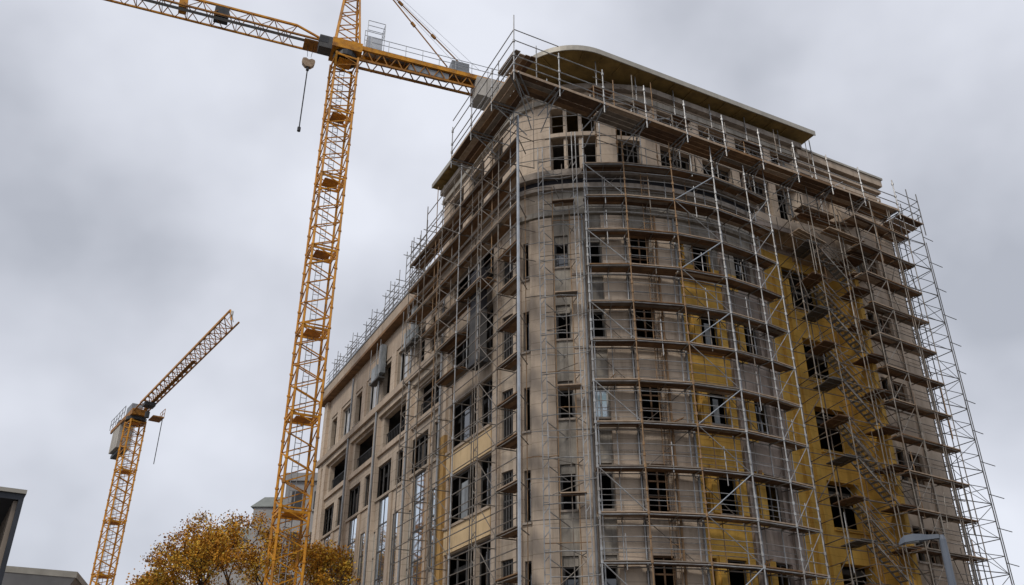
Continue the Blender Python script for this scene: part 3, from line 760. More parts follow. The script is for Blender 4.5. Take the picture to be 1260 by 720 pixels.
for h in (22.5, 24.6, 28.9, 30.0): run(SL, 'guardrail', lo[:6], h, m='dull_tube')
for i in (2, 4): post(SL, lo[i] + D1*.42, ZG + .13, 27.0, TR*.9, 'rust_tube' if i == 4 else 'dull_tube')

# -- cantilevered ledge platform under the roof
KU, KV, LZ = 14.75, 28.75, 29.1
PW = 1.25
SP = thing('ledge_platform', 'cantilevered timber ledge platform with tall guardrails below the roof eaves', 'scaffolding', (*xy(KU, KV), LZ + EYE))
ru = [KU, 17.3, 19.9, 22.5, 25.1, 27.7, 30.3, 32.9, 35.5, 38.1, 41.0]
ro = [xy(u, KV + .012*(u - KU)) for u in ru]; ri = [xy(max(u, KU + PW), KV + .012*(u - KU) + PW) for u in ru]
lv = [KV, 31.3, 33.9, 36.6]
lo2 = [xy(KU + .02*(v - KV), v) for v in lv]; li2 = [xy(KU + .02*(v - KV) + PW, max(v, KV + PW)) for v in lv]
for seq_o, seq_i in ((ro, ri), (lo2, li2)):
    for i in range(len(seq_o) - 1):
        boards(SP, seq_o[i], seq_o[i+1], seq_i[i], seq_i[i+1], LZ, 4, toe=.14)
    for i, (o, n) in enumerate(zip(seq_o, seq_i)):
        if i == 0 and seq_o is lo2: continue
        top = 2.3 if i else 3.7
        post(SP, o, LZ - .5, LZ + top, TR*1.1, 'tube', [LZ + .05, LZ + .55, LZ + 1.1, LZ + 2])
        if i: post(SP, n, LZ - .9, LZ + 1.6, TR, 'tube')
        # bracket
        d = (n - o)
        tube(SP, 'bracket', (o.x, o.y, LZ + EYE - .06), (n.x + d.x*.8, n.y + d.y*.8, LZ + EYE - .06), TR, 'bright_tube')
        tube(SP, 'bracket', (o.x + d.x*.15, o.y + d.y*.15, LZ + EYE - .08), (n.x + d.x*.6, n.y + d.y*.6, LZ + EYE - 1.3), TR, 'tube')
        mb = MB(); t = Vector((-d.y, d.x)).normalized()*.22
        for s in (-1, 1): mb.beam((o.x + t.x*s, o.y + t.y*s, LZ + EYE - .03), (n.x + t.x*s, n.y + t.y*s, LZ + EYE - .03), .06, .05)
        mb.build('deck_joint', 'grey_metal', SP)
    for hh in (.05, .55, 1.05): run(SP, 'guardrail', seq_o, LZ + hh + .02, TR if hh > .1 else TR*1.3, 'bright_tube' if hh < .1 else 'tube')
    run(SP, 'ledger', seq_i, LZ - .06); run(SP, 'guardrail', seq_i, LZ + 1.0)
run(SP, 'guardrail', ro[:3], LZ + 2.05); run(SP, 'guardrail', lo2[:4], LZ + 2.05)
run(SP, 'guardrail', ro[:2], LZ + 2.75); run(SP, 'guardrail', lo2[:4], LZ + 2.75)
for i in (3, 6, 8): tube(SP, 'brace', (ro[i].x, ro[i].y, LZ + EYE), (ri[i+1].x, ri[i+1].y, LZ + EYE + 2), TR*.8)
# small upper stage at the platform corner
c0, c1, c2, c3 = xy(KU + .1, KV + .1), xy(KU + 1.3, KV + .1), xy(KU + 1.3, KV + 1.9), xy(KU + .1, KV + 1.9)
boards(SP, c0, c3, c1, c2, LZ + 1.45, 4)
for q in (c1, c2, c3): post(SP, q, LZ, LZ + 2.3, TR)
# eaves standards above the ledge, standing clear of the roof edge
for i in range(2, 9):
    o = xy(ru[i] + .8, KV + PW + .55 + .012*i); post(SP, o, LZ - 1.6, 34.7, TR*1.1, 'tube', [31, 33])
SA = thing('attic_scaffold', 'close-set tube scaffold standing in front of the attic windows behind the ledge platform', 'scaffolding', W(26, 30.2, 27.4))
au = [20.2 + 1.28*k for k in range(13)]
apts = [xy(u, 30.15 + .012*(u - 20)) for u in au]
for k, p in enumerate(apts):
    post(SA, p, 27.4 + .3*random.random(), random.choice((31.6, 32.4, 33.3)), TR*random.choice((.8, 1.0, 1.1)), random.choice(('tube', 'dull_tube', 'dull_tube', 'rust_tube')), [28.2, 29.9, 31.0])
for h in (27.95, 28.45, 29.75, 30.2, 30.75, 31.3, 32.1): run(SA, 'guardrail', [p for p in apts], h, TR*.8, random.choice(('tube', 'dull_tube')))
for k in range(12):
    if random.random() < .6:
        a, b = (apts[k], apts[k+1]) if random.random() < .5 else (apts[k+1], apts[k]); h = random.choice((27.6, 29.4, 30.4))
        tube(SA, 'brace', (a.x, a.y, h + EYE), (b.x, b.y, h + EYE + 1.7), TR*.75, random.choice(('tube', 'dull_tube')))
for k in range(0, 12, 2):
    a = xy(au[k], 30.2); b = xy(au[k+1], 30.2); boards(SA, a, b, xy(au[k], 30.75), xy(au[k+1], 30.75), 31.5, 2)
# corner part, following the rounded attic wall
cp = [bowp(-18 + 3.6*k, 14.05) for k in range(7)]
for k, p in enumerate(cp): post(SA, p, 27.4, random.choice((30.0, 31.5, 32.5)), TR*.85, random.choice(('tube', 'dull_tube')))
for h in (28.0, 28.6, 29.3, 30.0, 30.7, 31.4): run(SA, 'guardrail', cp[:random.choice((4, 6, 7))], h + random.uniform(-.1, .1), TR*.75, random.choice(('tube', 'dull_tube')))
# -- wing roof guard frames
for k, (v0, v1) in enumerate(((66.8, 65.2), (63.2, 60.8), (58.6, 56.2), (54.4, 51.6), (50.3, 46.6))):
    lab = ['tube guard frame at the far end of the wing roof', 'tube guard frame on the wing roof second from its far end', 'tube guard frame midway along the wing roof edge',
           'tube guard frame on the wing roof next to the tall stair-like frame', 'tall stair-like tube frame on the wing roof against the attic'][k]
    g = thing('roof_guard_frame', lab, 'guard frame', W(17.45, v0, 27.35), 'guard frames along the wing roof')
    n = 3 if k < 3 else 4
    pts = [(17.45, v0 + (v1 - v0)*j/(n-1)) for j in range(n)]
    hh = 2.0 + (.5 if k == 3 else 0) + (1.8 if k == 4 else 0)
    for j, q in enumerate(pts):
        p = xy(*q); post(g, p, 27.35, 27.35 + hh + (.5 if j % 2 else 0), TR); post(g, xy(q[0] + 1.1, q[1]), 27.35, 27.35 + hh, TR)
        tube(g, 'transom', W(q[0] - .25, q[1], 27.35 + hh - .3), W(q[0] + 1.4, q[1], 27.35 + hh - .3))
        tube(g, 'brace', W(q[0], q[1], 27.4), W(q[0] + 1.1, q[1], 27.35 + hh - .4), TR*.8)
    for lvl in (0.5, 1.0, 1.5, 2.0, 2.6, 3.2):
        if lvl < hh: run(g, 'guardrail', [xy(*q) for q in pts], 27.35 + lvl); run(g, 'guardrail', [xy(q[0] + 1.1, q[1]) for q in pts], 27.35 + lvl)
mb = MB(); g = thing('roof_edge_rail', 'long low tube railing along the wing roof edge', 'railing', W(18.3, 68, 27.35))
for v in [46.5 + 1.9*j for j in range(12)]: post(g, xy(17.3, v), 27.35, 28.45, TR*.8)
for lvl in (.35, .65, .98): run(g, 'guardrail', [xy(17.3, 46.2), xy(17.3, 68.2)], 27.35 + lvl, TR*.8)

tube_ = lambda *a, **k: tube(*a, **{'m': 'dull_tube', **k}) if len(a) < 6 else tube(*a, **k)
run_ = lambda *a, **k: run(*a, **{'m': 'dull_tube', **k})
post_ = lambda *a, **k: post(*a, **{'m': 'dull_tube', **k}) if len(a) < 6 else post(*(a[:5] + ('dull_tube' if a[5] == 'tube' else a[5],) + a[6:]), **k)
# -- niche scaffold with stair flights
SN = thing('stair_scaffold', 'scaffold tower with zigzag metal stair flights in the yellow niche', 'scaffolding', (*xy(35, 29.6), 0.13))
no = [xy(u, 29.55 + .03*(u - 33)) for u in (32.2, 34.0, 36.0, 37.9)]; ni = [xy(u, 31.2) for u in (32.6, 34.3, 36.2, 38.0)]
NL = [25.2 - 2.03*k for k in range(14)]
for i in range(4):
    post_(SN, no[i], ZG + .13, 29.0 if i else 26.5, TR*.95, 'dull_tube', NL); post_(SN, ni[i], ZG + .13, 26.5, TR, 'rust_tube' if i == 2 else 'tube')
for k, h in enumerate(NL):
    if h < ZG + .5: break
    for i in range(4): tube_(SN, 'transom', (no[i].x, no[i].y, h + EYE), (ni[i].x, ni[i].y, h + EYE)); tube_(SN, 'transom', (no[i].x, no[i].y, h + EYE + 1), (ni[i].x, ni[i].y, h + EYE + 1), TR*.8)
    run_(SN, 'ledger', no[(1 if k % 2 else 0):], h - .05); run_(SN, 'ledger', ni, h - .05); run_(SN, 'guardrail', no[1:], h + 1.0, TR*.8); run_(SN, 'guardrail', ni, h + .5, TR*.8)
    lane = (.10, .46) if k % 2 == 0 else (.54, .90)
    la0, la1 = no[0].lerp(no[1], .6), no[1].lerp(no[2], .15)
    boards(SN, la0, la1, ni[0].lerp(ni[1], .6), ni[1].lerp(ni[2], .15), h, 3, 'dark_sheet' if k % 2 == 0 else 'plank_dark', pale_edge=False)
    boards(SN, no[2].lerp(no[3], .35), no[3], ni[2].lerp(ni[3], .35), ni[3], h, 3, 'plank_dark', pale_edge=False)
    ra, rb = no[1].lerp(no[2], .15), no[2].lerp(no[3], .35); qa, qb = ni[1].lerp(ni[2], .15), ni[2].lerp(ni[3], .35)
    a, b, a2, b2 = ra.lerp(qa, lane[0]), rb.lerp(qb, lane[0]), ra.lerp(qa, lane[1]), rb.lerp(qb, lane[1])
    z0, z1 = h + EYE + .02, h + EYE - 2.0
    f = MB()
    for p, q in ((a, b), (a2, b2)): f.beam((p.x, p.y, z0), (q.x, q.y, z1), .04, .10)
    f.build('stair_stringer', 'dull_tube', SN)
    for j in range(1, 10):
        t = j/10; p, q = a.lerp(b, t), a2.lerp(b2, t); z = z0 + (z1 - z0)*t
        st = MB(); st.beam((p.x, p.y, z + .05), (q.x, q.y, z + .05), .2, .035); st.build('stair_tread', 'grey_metal', SN)
    for p, q in ((a, b), (a2, b2)):
        f = MB(); f.tube((p.x, p.y, z0 + .95), (q.x, q.y, z1 + .95), TR*.9, 5); f.tube((p.x, p.y, z0 + .5), (q.x, q.y, z1 + .5), TR*.7, 5)
        f.build('stair_handrail', 'tube' if k % 2 else 'dull_tube', SN)
    if k % 2:
        tube_(SN, 'brace', (ni[0].x, ni[0].y, h + EYE), (ni[1].x, ni[1].y, h + EYE + 2), TR*.8)
        tube_(SN, 'brace', (no[2].x, no[2].y, h + EYE + 2), (no[3].x, no[3].y, h + EYE), TR*.7)

tube_ = lambda *a, **k: tube(*a, **{'m': 'dull_tube', **k}) if len(a) < 6 else tube(*a, **k)
run_ = lambda *a, **k: run(*a, **{'m': 'dull_tube', **k})
post_ = lambda *a, **k: post(*a, **{'m': 'dull_tube', **k}) if len(a) < 6 else post(*(a[:5] + ('dull_tube' if a[5] == 'tube' else a[5],) + a[6:]), **k)
for k in range(60):
    u = random.uniform(32.4, 38.4); v = random.uniform(29.4, 31.0); h = random.uniform(4, 28.5)
    kind = k % 4
    if kind == 0: tube(SN, 'brace', W(u, v, h), W(u + random.uniform(-1.6, 1.6), v + random.uniform(-.3, .3), h + random.uniform(1.5, 2.2)), TR*.75, 'dull_tube')
    elif kind == 1: tube(SN, 'guardrail', W(u - 1.2, v, h), W(u + 1.3, v + .05, h + random.uniform(-.1, .1)), TR*.75, 'dull_tube')
    elif kind == 2: tube(SN, 'transom', W(u, 29.2, h), W(u, 32.4, h + random.uniform(-.1, .1)), TR*.75, 'tube')
    else: post(SN, xy(u, v), h, h + random.uniform(1.8, 3.2), TR*.8, random.choice(('rust_tube', 'dull_tube', 'tube')))
for k, (u0, u1, v, h, dh) in enumerate(((33.6, 36.2, 30.0, 27.3, .1), (35.2, 38.0, 29.6, 26.6, -.2), (36.4, 38.6, 30.1, 27.6, .5), (33.0, 35.0, 29.8, 26.0, -.4), (36.8, 38.8, 29.5, 25.6, .1), (34.2, 36.8, 30.3, 28.2, 0), (36.9, 38.7, 30.0, 24.3, .2))):
    for j in range(3):
        m_ = MB(); m_.beam(W(u0, v + .26*j, h), W(u1, v + .26*j + .05, h + dh + random.uniform(-.03, .06)), .23, .05); m_.build('deck_board', random.choice(('plank', 'plank_pale', 'plank_dark')), SN)
# -- pavilion scaffold
SR = thing('pavilion_scaffold', 'tube scaffold with overhanging timber decks on the right stone pavilion', 'scaffolding', (*xy(39, 29.2), 0.13))
pe = Vector((25.308, 48.0015))*.936
dirp = Vector((math.sin(R_(57.5)), math.cos(R_(57.5)))); norp = Vector((-dirp.y, dirp.x))
PH0, PDH = 29.319*.936, 2*.936
pd = [4.9, 3.15, 1.55, 0.0]
po = [pe - dirp*d for d in pd]; pi_ = [p + norp*1.05 for p in po]
for i in range(4):
    post_(SR, po[i], ZG + .13, 29.0, TR*(1.1 if i == 1 else .9), 'tube'); post_(SR, pi_[i], ZG + .13, 28, TR)
post_(SR, po[2] + dirp*.2, ZG + .13, 29.0, TR)
for k in range(16):
    h = PH0 - PDH*k
    if h < ZG + .4: break
    for i in range(3): boards(SR, po[i], po[i+1], pi_[i].lerp(po[i], .25), pi_[i+1].lerp(po[i+1], .25), h, 3)
    for i in range(4): tube_(SR, 'transom', (po[i].x, po[i].y, h + EYE - .04), (pi_[i].x, pi_[i].y, h + EYE - .04))
    run_(SR, 'ledger', po, h - .07); run_(SR, 'guardrail', po[:3], h + .95, TR*.8); run_(SR, 'guardrail', po[:3], h + .5, TR*.8); run_(SR, 'guardrail', pi_[:3], h + .95, TR*.8)
    tube_(SR, 'brace', (po[0].x, po[0].y, h + EYE), (po[1].x, po[1].y, h + EYE + PDH), TR*.7)
    if k % 2: tube_(SR, 'brace', (pi_[0].x, pi_[0].y, h + EYE + PDH), (pi_[1].x, pi_[1].y, h + EYE), TR*.7)
tube_ = lambda *a, **k: tube(*a, **{'m': 'silhouette_tube', **k}) if len(a) < 6 else tube(*a, **k)
run_ = lambda *a, **k: run(*a, **{'m': 'silhouette_tube', **k})
post_ = lambda *a, **k: post(*a, **{'m': 'silhouette_tube', **k}) if len(a) < 6 else post(*(a[:5] + ('silhouette_tube' if a[5] == 'tube' else a[5],) + a[6:]), **k)
for k in range(34):
    t = random.uniform(0, 4.6); h = random.uniform(3, 28); p = pe - dirp*t + norp*random.uniform(-.1, 1.0)
    if k % 3 == 0: post(SR, p, h, h + random.uniform(2, 4), TR*.8, random.choice(('dull_tube', 'rust_tube')))
    elif k % 3 == 1:
        q = p + dirp*random.uniform(-1.7, 1.7); tube(SR, 'brace', (p.x, p.y, h + EYE), (q.x, q.y, h + EYE + 1.9), TR*.7, 'dull_tube')
    else:
        q = pe - dirp*max(0, t - 2.2); q2 = pe - dirp*(t + .2); tube(SR, 'guardrail', (q2.x, q2.y, h + EYE), (q.x, q.y, h + EYE + .05), TR*.75, 'dull_tube')
# -- end-wall scaffold standing clear of the pavilion's side
SE = thing('end_wall_scaffold', 'open tube scaffold without boards beyond the side wall of the right pavilion', 'scaffolding', (*xy(43.5, 34), 0.13))
ea = [xy(43.2, 31.3), xy(43.2, 33.4), xy(43.2, 35.5)]; eb = [xy(45.9, 31.3), xy(45.9, 33.4), xy(45.9, 35.5)]
for q in (ea[0], pe + norp*.4, eb[0]):
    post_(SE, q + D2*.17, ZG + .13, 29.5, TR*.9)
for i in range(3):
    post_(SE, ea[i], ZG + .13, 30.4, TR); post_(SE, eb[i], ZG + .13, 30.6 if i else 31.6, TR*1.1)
for k in range(17):
    h = 29.3 - 1.873*k
    if h < ZG + .4: break
    for i in range(3):
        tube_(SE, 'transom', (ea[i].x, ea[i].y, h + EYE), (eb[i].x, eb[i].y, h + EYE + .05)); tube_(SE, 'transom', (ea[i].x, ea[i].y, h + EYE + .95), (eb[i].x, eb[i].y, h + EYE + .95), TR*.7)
        if i == 0:
            d = (eb[0] - ea[0]).normalized(); q = eb[0] + d*random.uniform(.7, 1.25)
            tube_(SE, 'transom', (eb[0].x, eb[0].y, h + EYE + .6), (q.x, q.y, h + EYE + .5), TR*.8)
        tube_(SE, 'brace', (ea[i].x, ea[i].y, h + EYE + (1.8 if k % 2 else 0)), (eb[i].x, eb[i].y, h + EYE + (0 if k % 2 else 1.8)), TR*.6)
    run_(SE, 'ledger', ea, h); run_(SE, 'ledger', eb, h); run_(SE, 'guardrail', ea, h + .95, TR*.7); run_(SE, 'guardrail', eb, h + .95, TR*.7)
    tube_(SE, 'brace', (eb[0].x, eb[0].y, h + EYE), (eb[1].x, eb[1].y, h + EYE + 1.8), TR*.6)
boards(SE, xy(41.15, 29.15), xy(43.3, 29.3), xy(41.15, 31.2), xy(43.3, 31.6), 28.95, 5)
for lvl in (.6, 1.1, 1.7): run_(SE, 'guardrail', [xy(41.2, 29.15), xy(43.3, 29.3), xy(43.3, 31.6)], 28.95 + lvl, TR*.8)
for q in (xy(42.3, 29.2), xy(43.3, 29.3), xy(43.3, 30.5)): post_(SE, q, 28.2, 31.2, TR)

# ------------------------------------------------------------------ things hung on the left front
g = thing('debris_chute', 'tall black sheeted hoist box hung between the left scaffold standards', 'hoist box', W(16.9, 37.4, 17.6))
mb = MB()
for (h0, h1, m, x) in ((20.4, 22.9, 'black_sheet_gap_shade', 0.0), (17.7, 20.38, 'dark_sheet', .02)):
    mb = MB(); mb.ngon_prism(uvpoly([(16.75 - x, 36.6 - x), (17.2, 36.6 - x), (17.2, 37.7 + x), (16.75 - x, 37.7 + x)]), h0 + EYE, h1 + EYE); mb.build('sheet_panel', m, g)
mb = MB(); mb.ngon_prism(uvpoly([(16.7, 36.5), (17.25, 36.5), (17.25, 37.8), (16.7, 37.8)]), 17.45 + EYE, 17.69 + EYE); mb.build('base_frame', 'dark_metal', g)
for q in ((16.65, 36.52), (16.65, 37.78)): post(g, xy(*q), 17.5, 23.4, TR)
for v0, v1, hb, ht, lab in ((47.5, 49.2, 23.1, 25.6, 'grey sheeted work cage hung on the wing beside the attic'), (53.6, 55.6, 23.0, 25.4, 'grey sheeted work cage hung on the wing midway along its cornice')):
    g = thing('work_cage', lab, 'work cage', W(17.1, v0, hb), 'work cages hung on the wing')
    mb = MB(); mb.ngon_prism(uvpoly([(17.2, v0), (17.55, v0), (17.55, v0 + .5), (17.2, v0 + .5)]), hb + EYE + .3, ht + EYE); mb.build('tall_sheet_panel', 'sheeting', g)
    mb = MB(); mb.ngon_prism(uvpoly([(17.12, v0 + .52), (17.5, v0 + .52), (17.5, v1 - .3), (17.12, v1 - .3)]), hb + EYE, hb + EYE + 1.05); mb.build('low_sheet_panel', 'sheeting', g)
    mb = MB(); mb.ngon_prism(uvpoly([(17.08, v0 - .05), (17.55, v0 - .05), (17.55, v1 - .2), (17.08, v1 - .2)]), hb + EYE - .12, hb + EYE - .005); mb.build('floor_board', 'dark_sheet', g)
    for q in ((17.1, v0), (17.1, v0 + .71), (17.1, v1)): post(g, xy(*q), hb, ht + .3, TR*.8)
    run(g, 'guardrail', [xy(17.1, v0), xy(17.1, v1)], hb + 1.5, TR*.8)

# ------------------------------------------------------------------ tower cranes
def lattice_face(mb, a0, a1, b0, b1, n, w, mi=0):
    """zigzag between two chords a0-a1 and b0-b1"""
    a0, a1, b0, b1 = map(Vector, (a0, a1, b0, b1))
    for k in range(n):
        t0, t1, tm = k/n, (k+1)/n, (k+.5)/n
        mb.beam(a0.lerp(a1, t0), b0.lerp(b1, tm), w, mi=mi); mb.beam(b0.lerp(b1, tm), a0.lerp(a1, t1), w, mi=mi)
def crane_mast(parent, base, w, yaw, heights, panels, chord, web, m):
    cs = [Vector((math.cos(yaw + math.pi/4 + k*math.pi/2), math.sin(yaw + math.pi/4 + k*math.pi/2)))*w/math.sqrt(2) for k in range(4)]
    for h0, h1 in zip(heights[:-1], heights[1:]):
        mb = MB()
        c = [Vector((base.x + q.x, base.y + q.y, 0)) for q in cs]
        up = Vector((0, 0, 1))
        for q in c:
            mb.beam(q + up*h0, q + up*(h1 - .01), chord)
            for k in range(panels): mb.beam(q + up*(h0 + (h1-h0)*k/panels - .06), q + up*(h0 + (h1-h0)*k/panels + .06), chord*1.5)
        for i in range(4):
            a, b = c[i], c[(i+1) % 4]
            if i % 2: a, b = b, a
            for k in range(panels):
                z0, z1 = h0 + (h1-h0)*k/panels, h0 + (h1-h0)*(k+1)/panels
                zm = (z0 + z1)/2
                mb.beam(a + up*z0, b + up*zm, web); mb.beam(b + up*zm, a + up*z1, web)
                if k == 0: mb.beam(a + up*(z0 + .05), b + up*(z0 + .05), web*1.2)
        sec = mb.build('mast_section', m, parent)
        # rest platform and ladder inside
        pl = MB(); x = [q*.62 for q in cs]
        pl.hexa([(base.x + q.x, base.y + q.y, h1 - .28) for q in x] + [(base.x + q.x, base.y + q.y, h1 - .2) for q in x])
        for i in range(4): pl.beam(c[i] + up*(h1 - .2), c[(i+1) % 4] + up*(h1 - .2), .08, .16)
        pl.build('rest_platform', 'crane_rust' if m == 'crane_rust' else m, sec)
        ld = MB(); l0 = Vector((base.x, base.y, 0)) + (cs[0].lerp(cs[1], .5)*.55).to_3d(); t = (cs[1] - cs[0]).normalized().to_3d()*.2
        for s in (-1, 1): ld.beam(l0 + t*s + up*(h0 + .1), l0 + t*s + up*(h1 + .5), .045)
        for k in range(int((h1 - h0)/.4)): ld.beam(l0 - t + up*(h0 + .3 + .4*k), l0 + t + up*(h0 + .3 + .4*k), .03)
        ld.build('ladder', 'grey_metal', sec)
    return cs

CR = thing('tower_crane', 'tall orange-yellow tower crane with tie bars rising beside the wing', 'crane', (-14.1, 56.25, 0))
cb = Vector((-14.1, 56.25))
CY = R_(14.2) + R_(12) 
hts = [13.92 + 6.42*k + EYE for k in range(-2, 7)]
hts = [0.0] + [h for h in hts if h > 1] ; hts[-1] = 53.4
cs = crane_mast(CR, cb, 1.85, CY, hts, 4, .15, .07, 'crane_yellow')
zt = 53.4
jd = Vector((-14.75, -5.6)).normalized(); jn = Vector((-jd.y, jd.x))
def J(s, w, z): p = cb + jd*s + jn*w; return Vector((p.x, p.y, z))
# slewing unit
mb = MB()
mb.tube((cb.x, cb.y, zt), (cb.x, cb.y, zt + .55), 1.0, 16); mb.build('slewing_ring', 'dark_metal', CR)
mb = MB()
p = [J(-1.25, -1.0, 0), J(1.25, -1.0, 0), J(1.25, 1.0, 0), J(-1.25, 1.0, 0)]
mb.hexa([(q.x, q.y, zt + .56) for q in p] + [(q.x, q.y, zt + 1.5) for q in p]); mb.build('turntable', 'crane_yellow', CR)
z0 = zt + 1.5
# cathead
mb = MB(); base4 = [J(-1.0, -.85, z0), J(1.0, -.85, z0), J(1.0, .85, z0), J(-1.0, .85, z0)]; apex = [J(-.25, -.2, z0 + 11), J(.25, -.2, z0 + 11), J(.25, .2, z0 + 11), J(-.25, .2, z0 + 11)]
for a, b in zip(base4, apex): mb.beam(a, b, .16)
for i in range(4): lattice_face(mb, base4[i], apex[i], base4[(i+1) % 4], apex[(i+1) % 4], 7, .07)
mb.build('cathead', 'crane_yellow', CR)
# jib: triangular lattice
JL = 46.0
mb = MB(); zb = z0 - .55; wj = .85; hj = 1.65
n = 22; s0 = 4.2
A = [J(s0 - 2.9, -wj*.8, zb), J(JL, -wj, zb)]; B = [J(s0 - 2.9, wj*.8, zb), J(JL, wj, zb)]; T = [J(s0, 0, zb + hj), J(JL, 0, zb + hj)]
tp = MB(); tp.beam(*T, .17); tp.beam(J(1.0, 0, z0 - .1), T[0], .15); tp.build('jib_top_chord', 'crane_yellow', CR)
for w_ in (-1, 1):
    m2 = MB(); m2.beam(J(1.2, w_*wj*.9, zb), J(JL, w_*wj, zb), .14); m2.build('jib_bottom_chord', 'crane_yellow' if w_ < 0 else 'crane_rust', CR)
for k in range(n):
    a, b = s0 + (JL - s0)*k/n, s0 + (JL - s0)*(k+1)/n; m_ = (a + b)/2
    for w_ in (-1, 1):
        mb.beam(J(a, 0, zb + hj), J(m_, w_*wj, zb), .06); mb.beam(J(m_, w_*wj, zb), J(b, 0, zb + hj), .06)
    mb.beam(J(a, -wj, zb), J(m_, wj, zb), .05); mb.beam(J(m_, wj, zb), J(b, -wj, zb), .05); mb.beam(J(m_, -wj, zb), J(m_, wj, zb), .05)
mb.build('jib_lattice', 'crane_rust', CR)
wk = MB(); wk.beam(J(2, .3, zb - .02), J(JL, .3, zb - .02), .32, .03); wk.build('jib_walkway', 'grey_metal', CR)
for s, m_ in ((13.4, 'crane_yellow'), (10.2, 'dark_metal')):
    b_ = MB(); b_.beam(J(s - .55, .1, zb + .55), J(s + .55 if m_ == 'dark_metal' else s + .05, .1, zb + .55), .9, 1.0); b_.build('winch_box', m_, CR)
# counter-jib
CL = 15.5
for w_ in (-1, 1):
    m2 = MB(); m2.beam(J(-1.1, w_*.55, z0 - .1), J(-CL, w_*.55, z0 - .1), .2, .42); m2.build('counter_jib_beam', 'crane_yellow', CR)
    m2 = MB(); m2.beam(J(-1.1, w_*.5, z0 - 1.35), J(-CL + 1.6, w_*.5, z0 - 1.2), .16, .2); m2.build('counter_jib_chord', 'crane_rust', CR)
mb = MB()
for w_ in (-.52, .52): lattice_face(mb, J(-1.1, w_, z0 - 1.5), J(-CL + 1.6, w_, z0 - 1.3), J(-1.1, w_, z0 - .2), J(-CL + 1.6, w_, z0 - .2), 10, .08)
for k in range(11): mb.beam(J(-1.2 - 1.3*k, -.52, z0 - .2), J(-1.2 - 1.3*k, .52, z0 - .2), .08)
mb.build('counter_jib_lattice', 'crane_rust', CR)
m2 = MB(); m2.beam(J(-1.5, 0, z0 + .13), J(-CL, 0, z0 + .13), 1.3, .03); m2.build('counter_jib_walkway', 'grey_metal', CR)
mb = MB()
for w_ in (-.75, .75):
    for k in range(10): mb.beam(J(-2.0 - 1.5*k, w_, z0 + .1), J(-2.0 - 1.5*k, w_, z0 + 1.25), .045)
    for h in (.65, 1.22): mb.beam(J(-2, w_, z0 + h), J(-CL, w_, z0 + h), .04)
mb.build('counter_jib_railing', 'grey_metal', CR)
for k, s in enumerate((-11.9, -12.85, -13.8)):
    b_ = MB(); b_.beam(J(s, -.95, z0 - 1.25), J(s, .95, z0 - 1.25), .9, 2.0 + .12*(k % 2)); b_.build('counterweight', 'ballast', CR)
b_ = MB(); b_.beam(J(-9.2, 0, z0 + .7), J(-10.8, 0, z0 + .7), 1.2, 1.0); b_.build('hoist_winch', 'grey_metal', CR)
b_ = MB(); b_.beam(J(-5.4, .2, z0 - .7), J(-9.0, .2, z0 - .7), .5, .6); b_.build('cable_tray', 'grey_metal', CR)
b_ = MB(); b_.beam(J(-1.7, -.2, z0 + .9), J(-3.0, -.2, z0 + .9), 1.0, 1.7); b_.build('switch_cabinet', 'white_box', CR)
mb = MB()
for a in (-1.6, -3.1):
    for w_ in (-.8, .5): mb.beam(J(a, w_, z0), J(a, w_, z0 + 3.3), .045)
for h in (2.2, 2.75, 3.3):
    mb.beam(J(-1.6, -.8, z0 + h), J(-3.1, -.8, z0 + h), .04); mb.beam(J(-1.6, .5, z0 + h), J(-3.1, .5, z0 + h), .04); mb.beam(J(-3.1, -.8, z0 + h), J(-3.1, .5, z0 + h), .04)
mb.build('cabinet_cage', 'grey_metal', CR)
for w_ in (-.75, .75):
    mb = MB(); a, b = J(-.2, w_*.25, z0 + 10.8), J(-12.2 if w_ < 0 else -8.8, w_*.7, z0 + .3)
    mb.tube(a, b, .06, 6)
    for t in (.35, .62): q = a.lerp(b, t); mb.beam(q - (b-a).normalized()*.25, q + (b-a).normalized()*.25, .2)
    mb.build('tie_bar', 'crane_rust', CR)
for w_ in (-.2, .2):
    mb = MB(); mb.tube(J(.2, w_, z0 + 10.8), J(20, w_, zb + hj + .1), .05, 6); mb.build('tie_bar', 'crane_rust', CR)
for k in range(3):
    mb = MB(); mb.tube(J(-.4, -.1 + .1*k, z0 + 10.5), J(-10 - k, -.1 + .1*k, z0 + 1.2), .015, 4); mb.build('hoist_rope', 'dark_metal', CR)
# cab
cbx = MB(); p = [J(1.35, .9, 0), J(2.4, .9, 0), J(2.4, 1.9, 0), J(1.35, 1.9, 0)]
cbx.hexa([(q.x, q.y, zt - .7) for q in p] + [(q.x, q.y, zt + .55) for q in p]); cab = cbx.build('cab', 'dark_sheet', CR)
gl = MB(); p = [J(1.7, .95, 0), J(2.42, .95, 0), J(2.42, 1.92, 0), J(1.7, 1.92, 0)]
gl.hexa([(q.x, q.y, zt - .2) for q in p] + [(q.x, q.y, zt + .4) for q in p]); gl.build('cab_glazing', 'dark_metal', cab)
